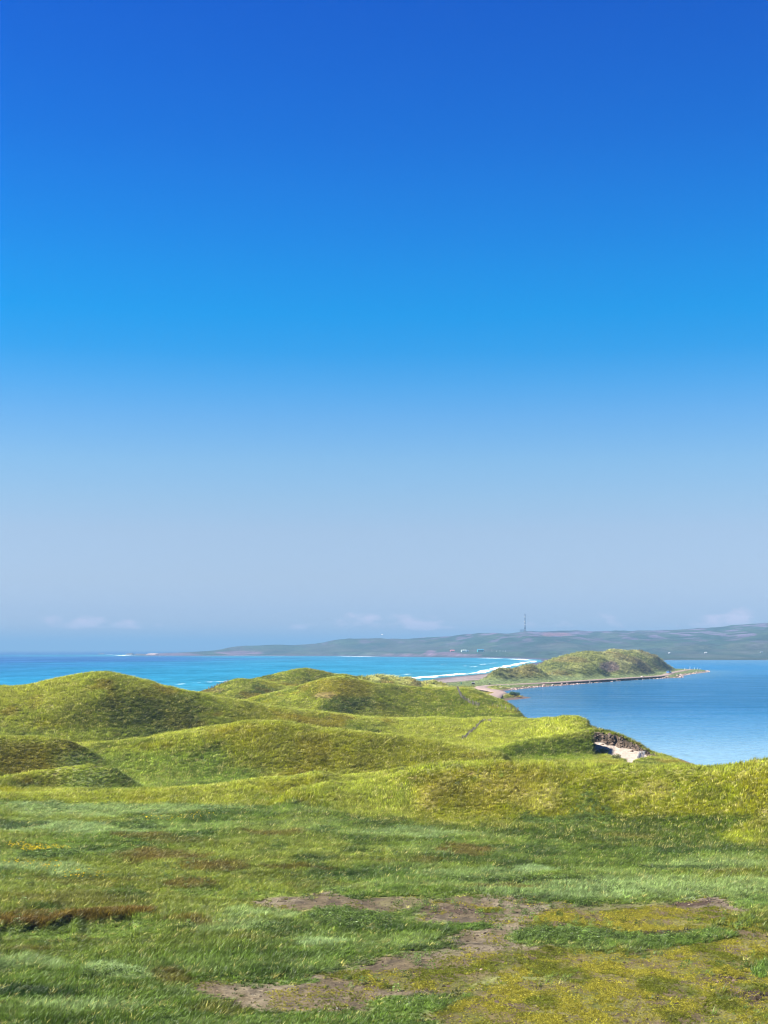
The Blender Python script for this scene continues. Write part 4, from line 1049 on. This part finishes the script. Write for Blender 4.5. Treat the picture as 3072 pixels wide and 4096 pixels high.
root = empty("fallen_fence", p, .2, label="fallen grey slatted fence panel leaning in the sand pit", category="fence")
for i in range(7):
    o = link("slat", MB().box((0, 0, .62), (.13, .04, 1.3)).mesh("slat") if i == 0 else bpy.data.objects["slat"].data, M_GREYWOOD, root)
    o.location = (-.55 + i * .19, .05 * i, .02); o.rotation_euler = (-.5 + r.normal(0, .04), .45 + r.normal(0, .05), 0)
# tough weeds in front of the pit's left lip
def bush(name, loc, w, h, n, leaf, mat, label, cat, seed, stems=7):
    r = np.random.default_rng(seed); root = empty(name, loc, 0, label=label, category=cat)
    st = MB(); lv = []; lf = []
    lobes = [(Vector((r.uniform(-.36, .36) * w, r.uniform(-.3, .3) * w * .7, h * r.uniform(.35, .72))), w * r.uniform(.16, .28), h * r.uniform(.22, .4)) for _ in range(9)]
    for i in range(stems):
        c_, _, _ = lobes[i % len(lobes)]; st.bar((r.uniform(-.12, .12) * w, r.uniform(-.1, .1) * w, -.1), tuple(c_), .05 * h, .015 * h, 5)
    for i in range(n):
        c_, rw, rh = lobes[r.integers(len(lobes))]; d_ = Vector((r.normal(), r.normal(), r.normal())).normalized() * r.uniform(.5, 1.15)
        q = c_ + Vector((d_.x * rw, d_.y * rw, d_.z * rh)); q.z = max(q.z, .02)
        a = Vector((r.normal(), r.normal(), r.normal())).normalized() * leaf * r.uniform(.6, 1.3); b_ = a.orthogonal().normalized() * leaf * .4
        k = len(lv); lv += [tuple(q), tuple(q + a * .5 + b_), tuple(q + a), tuple(q + a * .5 - b_)]; lf.append((k, k + 1, k + 2, k + 3))
    st.build("stem", M_WOOD, root)
    me = bpy.data.meshes.new("foliage"); me.from_pydata(lv, [], lf); link("foliage", me, mat, root)
M_BUSH = leaf_mat("shrub leaf", attr=False, col=(.030, .065, .020), trans=.25)
M_WEED = leaf_mat("weed leaf", attr=False, col=(.10, .11, .02), trans=.3)
p = hit(2054, 2786, 440); bush("shrub", p, 4.0, 1.7, 2600, .17, M_BUSH, "dark green shrub on the small grassy point in the lagoon", "shrub", 41)
p = hit(2462, 3046, 198); bush("weed", p, 1.5, 1.1, 700, .12, M_WEED, "olive weed bush beside the sand at the pit's lower lip", "weed", 42, 5)
p = hit(2418, 3015, 198); bush("weed", p, 1.6, .9, 700, .12, M_WEED, "olive weed clump on the pit's upper left lip below the wall painted in shade", "weed", 43, 5)

# ------------------------------------------------------------------ posts, board and bin by the track
M_WHITE = simple("white paint", (.78, .78, .76), .5, noise=.06); M_RED = simple("red paint", (.45, .04, .03), .5, noise=.1); M_BLACK = simple("dark board", (.045, .030, .030), .6, noise=.2)
M_GREENP = simple("green paint", (.02, .16, .10), .5, noise=.1)
names = ["leftmost white guidepost, half hidden behind the headland slope", "tall white guidepost where the track reaches the point", "middle white guidepost on the point, between the tall one and the last pair", "second to last white guidepost out on the point", "outermost white guidepost near the tip of the point"]
for (u_, y_, h_), lab in zip([(2739, 1085, 1.3), (2760, 1080, 2.3), (2777, 1090, 1.5), (2789, 1095, 1.4), (2800, 1100, 1.3)], names):
    x_ = (u_ - 1536) * y_ / F; root = empty("guidepost", (x_, y_, drape(x_, y_)), 0, label=lab, category="guidepost", group="white guideposts at the end of the point")
    MB().box((0, 0, h_ * .5), (.26, .2, h_)).poly([(-.13, -.1, h_), (.13, -.1, h_), (.13, .1, h_), (-.13, .1, h_), (0, 0, h_ + .12)], [(0, 1, 4), (1, 2, 4), (2, 3, 4), (3, 0, 4)]).build("post", M_WHITE, root)
    MB().box((0, 0, h_ * .82), (.27, .21, .14)).build("band", M_BLACK, root)
for i, (u_, v_) in enumerate([(2594, 2702), (2601, 2701.5), (2608, 2701), (2615, 2700.5)]):
    p = hit(u_, v_ + 1, 700)
    MB().bar((0, 0, -.1), (.03, 0, 1.0), .11, .09).box((0, 0, .98), (.2, .2, .06)).build("stake", M_WOOD, None, label="one of four short dark stakes in a row on the inner track verge", category="stake", group="stakes beside the track").location = p
p = hit(2284, 2727, 600)
MB().bar((0, 0, -.1), (.05, 0, 1.5), .13, .10).box((0, .0, 1.45), (.3, .26, .08)).build("marker_post", M_WOOD, None, label="lone dark wooden post on the verge midway along the track", category="post").location = p
p = hit(1893, 2742, 560)
root = empty("notice_board", p, -.15, label="dark notice board with white top rail on two red legs", category="notice board")
MB().box((0, 0, .92), (1.25, .07, .78)).build("panel", M_BLACK, root)
MB().box((0, 0, 1.39), (1.45, .34, .12)).build("top_rail", M_WHITE, root)
for s in (-.5, .5): MB().box((s, .06, .52), (.11, .09, 1.1)).build("leg", M_RED, root)
p = hit(1845, 2738, 520)
root = empty("litter_bin", p, 0, label="narrow green bin standing in the grass behind the beach", category="bin")
MB().bar((0, 0, 0), (0, 0, .85), .20, .24, 10).build("body", M_GREENP, root); MB().bar((0, 0, .86), (0, 0, .98), .27, .12, 10).build("lid", M_GREENP, root)

# ------------------------------------------------------------------ car on the track, seen from the front
M_PAINT = simple("dark blue car paint", (.06, .14, .30), .3, noise=.05, spec=.6); M_GLASS = simple("car glass", (.02, .03, .04), .08, noise=.02, spec=.8)
M_TYRE = simple("tyre rubber", (.02, .02, .02), .9); M_RIM = simple("alloy rim", (.5, .5, .5), .35, metal=.8); M_LAMP = simple("lamp glass", (.75, .78, .8), .15, spec=.8); M_PLASTIC = simple("black trim", (.03, .03, .03), .6)
cp = Vector((184.2, 905.0, 0))
car = empty("car", (cp.x, cp.y, 1.45), R(193), label="dark blue off-road car driving on the gravel track round the headland", category="car")
def profile_body(prof, wfun, name, mat):
    # side outline (y, z) lofted across the width with tumblehome
    v = []; f = []; n_ = len(prof)
    for s in (-1, -.86, .86, 1):
        for (py, pz) in prof:
            v.append((s * wfun(pz) * (1 if abs(s) < 1 else 1), py if abs(s) < .9 else py * .985, pz if abs(s) < .9 else .45 + (pz - .45) * .965))
    for a in range(3):
        for i in range(n_): f.append((a * n_ + i, (a + 1) * n_ + i, (a + 1) * n_ + (i + 1) % n_, a * n_ + (i + 1) % n_))
    f.append(tuple(range(n_))); f.append(tuple(range(4 * n_ - 1, 3 * n_ - 1, -1)))
    me = bpy.data.meshes.new(name); me.from_pydata(v, [], f); me.update()
    return link(name, me, mat, car)
body = profile_body([(2.1, .45), (2.15, .75), (2.02, .98), (1.0, 1.08), (-1.95, 1.12), (-2.1, .95), (-2.1, .45)], lambda z: .93, "body", M_PAINT)
profile_body([(1.0, 1.06), (.42, 1.62), (.2, 1.70), (-1.6, 1.70), (-1.92, 1.1)], lambda z: .93 - max(0, z - 1.1) * .28, "cabin", M_PAINT)
MB().poly([(-.72, 1.0, 1.12), (.72, 1.0, 1.12), (.62, .47, 1.60), (-.62, .47, 1.60)], [(0, 1, 2, 3)]).build("windscreen", M_GLASS, car).location = (0, .03, .02)
for s in (-1, 1):
    for (a, b) in ((.45, -.35), (-.45, -1.25)):
        MB().poly([(s * .94, a, 1.16), (s * .94, b, 1.16), (s * .80, b, 1.58), (s * .80, a - .15, 1.58)], [(0, 1, 2, 3)]).build("window", M_GLASS, car)
    MB().box((s * .66, 2.12, .80), (.32, .12, .2)).build("headlight", M_LAMP, car)
    MB().box((s * 1.03, .78, 1.18), (.18, .1, .16)).build("mirror", M_PLASTIC, car)
    for yy_ in (1.32, -1.3):
        w = MB().bar((s * .72, yy_, .36), (s * .95, yy_, .36), .36, n=16).build("wheel", M_TYRE, car); MB().bar((s * .945, yy_, .36), (s * .965, yy_, .36), .21, n=12).build("rim", M_RIM, w)
MB().box((0, 2.14, .80), (.9, .06, .2)).build("grille", M_PLASTIC, car); MB().box((0, 2.16, .53), (1.8, .14, .2)).build("bumper", M_PLASTIC, car)
MB().box((0, 2.24, .55), (.5, .02, .11)).build("number_plate", M_WHITE, car)

# ------------------------------------------------------------------ far shore: mast, hilltop building, houses
def far_hit(u, v, y0=2270, y1=4600):
    ys = np.linspace(y0, y1, 1600); xs = (u - 1536) * ys / F; zs = height_far(xs, ys); vv = row_of(xs, ys, zs)
    ok = np.nonzero(vv <= v)[0]; i = int(ok[0]) if len(ok) else int(np.argmin(vv))
    return Vector((xs[i], ys[i], zs[i]))
M_STEEL = simple("galvanised lattice", (.16, .16, .18), .6, metal=.1, noise=.1); M_BAND = simple("dark red lattice paint", (.035, .012, .016), .6, noise=.1)
mp_ = far_hit(2100, 2526); mp_ = Vector((mp_.x, mp_.y, mp_.z - .5))
mast = empty("radio_mast", mp_, .3, label="tall banded lattice radio mast on the hilltop", category="mast")
HM = 54.0
def mast_w(z): return 4.6 * (1 - z / 20) + 2.0 * z / 20 if z < 20 else 2.0 - .5 * (z - 20) / 34
sec = [(0, 7, M_STEEL), (7, 13, M_BAND), (13, 19, M_STEEL), (19, 27, M_BAND), (27, 33, M_STEEL), (33, 41, M_BAND), (41, 46, M_STEEL), (46, 52, M_BAND)]
for (a, b, m) in sec:
    q = MB(); st = 4 if a < 19 else 6; tk = .38 if a < 19 else .5
    for i in range(st):
        z0 = a + (b - a) * i / st; z1 = a + (b - a) * (i + 1) / st; w0, w1 = mast_w(z0) / 2, mast_w(z1) / 2
        c0 = [Vector((sx * w0, sy * w0, z0)) for sx, sy in ((-1, -1), (1, -1), (1, 1), (-1, 1))]; c1 = [Vector((sx * w1, sy * w1, z1)) for sx, sy in ((-1, -1), (1, -1), (1, 1), (-1, 1))]
        for j in range(4):
            k = (j + 1) % 4
            q.bar(c0[j], c1[j], tk * .5, n=4); q.bar(c0[j], c1[k], tk * .3, n=4); q.bar(c0[k], c1[j], tk * .3, n=4); q.bar(c1[j], c1[k], tk * .3, n=4)
    q.build("lattice_section", m, mast)
MB().bar((0, 0, 52), (0, 0, 58), .22, .08).build("aerial", M_STEEL, mast)
def dish(z, a, rr):
    q = MB(); n_ = 12; pts = [(0, 0, 0)]
    for k, (ra, de) in enumerate(((.5, .1), (1, .35))):
        for i in range(n_): pts.append((rr * ra * math.cos(i * 6.2832 / n_), -rr * de * 1.0, rr * ra * math.sin(i * 6.2832 / n_)))
    fs = [(0, 1 + i, 1 + (i + 1) % n_) for i in range(n_)] + [(1 + i, 1 + n_ + i, 1 + n_ + (i + 1) % n_, 1 + (i + 1) % n_) for i in range(n_)]
    q.poly(pts, fs); q.bar((0, 1.0, 0), (0, 0, 0), .15)
    o = q.build("dish", M_WHITE, mast); o.location = (math.sin(a) * 1.7, -math.cos(a) * 1.7, z); o.rotation_euler = (0, 0, a)
for z_, a_, r_ in ((20.5, .7, 1.5), (30, -1.2, 1.5), (44, -1.0, 1.2), (21.5, -.8, 1.2)): dish(z_, a_, r_)
for z_ in (48.5, 51): MB().box((.7, -.9, z_), (.5, .3, 1.9)).build("panel_antenna", M_BAND, mast); MB().box((-.8, -.9, z_ + .2), (.5, .3, 1.9)).build("panel_antenna", M_BAND, mast)
M_CONC = simple("dark concrete", (.10, .10, .11), .8, noise=.15, scale=.5)
bp_ = far_hit(2091, 2526)
st = empty("relay_station", bp_ + Vector((0, -2, -.6)), .05, label="dark flat-roofed relay building on pillars at the foot of the mast", category="building")
MB().box((0, 0, 5.2), (17, 7, 1.9)).build("roof", M_CONC, st); MB().box((5.6, 0, 2.2), (4.0, 6.4, 4.1)).build("wall", M_CONC, st)
for xx_ in (-7.2, -3.4, .4): MB().box((xx_, -1.5, 2.1), (1.1, 1.1, 4.3)).build("pillar", M_CONC, st)
MB().box((5.6, -3.23, 1.6), (1.1, .08, 2.2)).build("door", M_STEEL, st)
def house(name, u, v, w, dpt, h, roof_h, wallc, roofc, label, nwin=3, y0=2270):
    p = far_hit(u, v, y0); root = empty(name, p + Vector((0, 0, -.4)), R(8), label=label, category="house")
    mw = simple(name + " wall", wallc, .8, noise=.1); mr = simple(name + " roof", roofc, .8, noise=.1)
    MB().box((0, 0, h / 2), (w, dpt, h)).build("wall", mw, root)
    e = .4; MB().poly([(-w / 2 - e, -dpt / 2 - e, h), (w / 2 + e, -dpt / 2 - e, h), (w / 2 + e, dpt / 2 + e, h), (-w / 2 - e, dpt / 2 + e, h), (-w / 2 - e, 0, h + roof_h), (w / 2 + e, 0, h + roof_h)], [(0, 1, 5, 4), (2, 3, 4, 5), (0, 4, 3), (1, 2, 5), (3, 2, 1, 0)]).build("roof", mr, root)
    for i in range(nwin):
        xx = -w / 2 + w * (i + .5) / nwin
        o = MB().box((xx, -dpt / 2 - .03, h * .55), (w / nwin * .45, .08, h * .34)).build("window", M_GLASS, root)
    MB().box((w * .5 - .9, -dpt / 2 - .04, h * .36), (.9, .08, h * .7)).build("door", M_WHITE, root)
house("teal_house", 1922, 2607, 13.5, 8, 4.6, 1.4, (.03, .30, .30), (.02, .16, .24), "teal green house standing alone above the far beach", 4, 2950)
house("pale_house", 1855, 2607, 11.5, 7, 3.6, 1.2, (.62, .66, .58), (.40, .46, .42), "long pale house left of the teal one across the bay", 4, 2950)
house("shed", 1870, 2607, 4.5, 4, 3.0, .9, (.10, .22, .30), (.08, .14, .2), "small bluish shed between the pale and the teal house", 1, 2950)
house("red_roofed_house", 1809, 2606, 9.5, 7, 2.2, 2.2, (.36, .16, .16), (.34, .10, .10), "low reddish house leftmost of the far settlement", 2, 2950)
house("white_cottage", 2677, 2614, 2.6, 2.4, 1.7, .8, (.4, .4, .4), (.5, .5, .52), "tiny white cottage leftmost above the lagoon's far shore", 1)
house("white_cottage", 2823, 2613, 4.4, 3, 1.8, 1.2, (.4, .4, .4), (.35, .35, .36), "white cottage in the middle above the lagoon's far shore", 2)
house("white_cottage", 3046, 2611, 4.6, 3.4, 2.0, 1.1, (.4, .42, .44), (.10, .11, .14), "dark roofed white cottage at the right above the lagoon's far shore", 2)
for i, u_ in enumerate((1968, 1985, 2000, 2012, 2021)):
    p = far_hit(u_, 2607, 2950)
    MB().box((0, 0, 1.1), (.5, .5, 2.6)).box((0, 0, 2.5), (.8, .6, .3)).build("fence_post", M_WHITE, None, label="one of the pale posts in a line right of the teal house", category="post", group="pale posts across the bay").location = p
# a gull over the bay
gl = empty("gull", ((1528 - 1536) * 260 / F, 260, ZC + (2598 - 2538) * 260 / F), .9, label="small white gull flying above the bay", category="bird")
gl.scale = (.6, .6, .6)
q = MB().bar((0, -.20, 0), (0, .05, 0), .02, .055, 8).bar((0, .05, 0), (0, .20, .01), .055, .02, 8).poly([(-.04, -.2, 0), (.04, -.2, 0), (.07, -.32, 0), (-.07, -.32, 0), (0, -.2, .015), (0, -.32, .012)], [(0, 1, 2, 3), (0, 3, 5, 4), (1, 4, 5, 2)])
q.build("body", M_WHITE, gl, sm=True)
for s in (-1, 1):
    MB().poly([(s * .03, .08, .02), (s * .03, -.08, .02), (s * .30, -.05, .11), (s * .30, .09, .11), (s * .58, -.10, .06), (s * .56, -.02, .07), (s * .03, 0, .045), (s * .30, .02, .13)], [(0, 3, 7, 6), (6, 7, 2, 1), (3, 5, 7), (7, 5, 4, 2), (0, 1, 2, 3), (3, 2, 4, 5)]).build("wing", M_WHITE, gl)
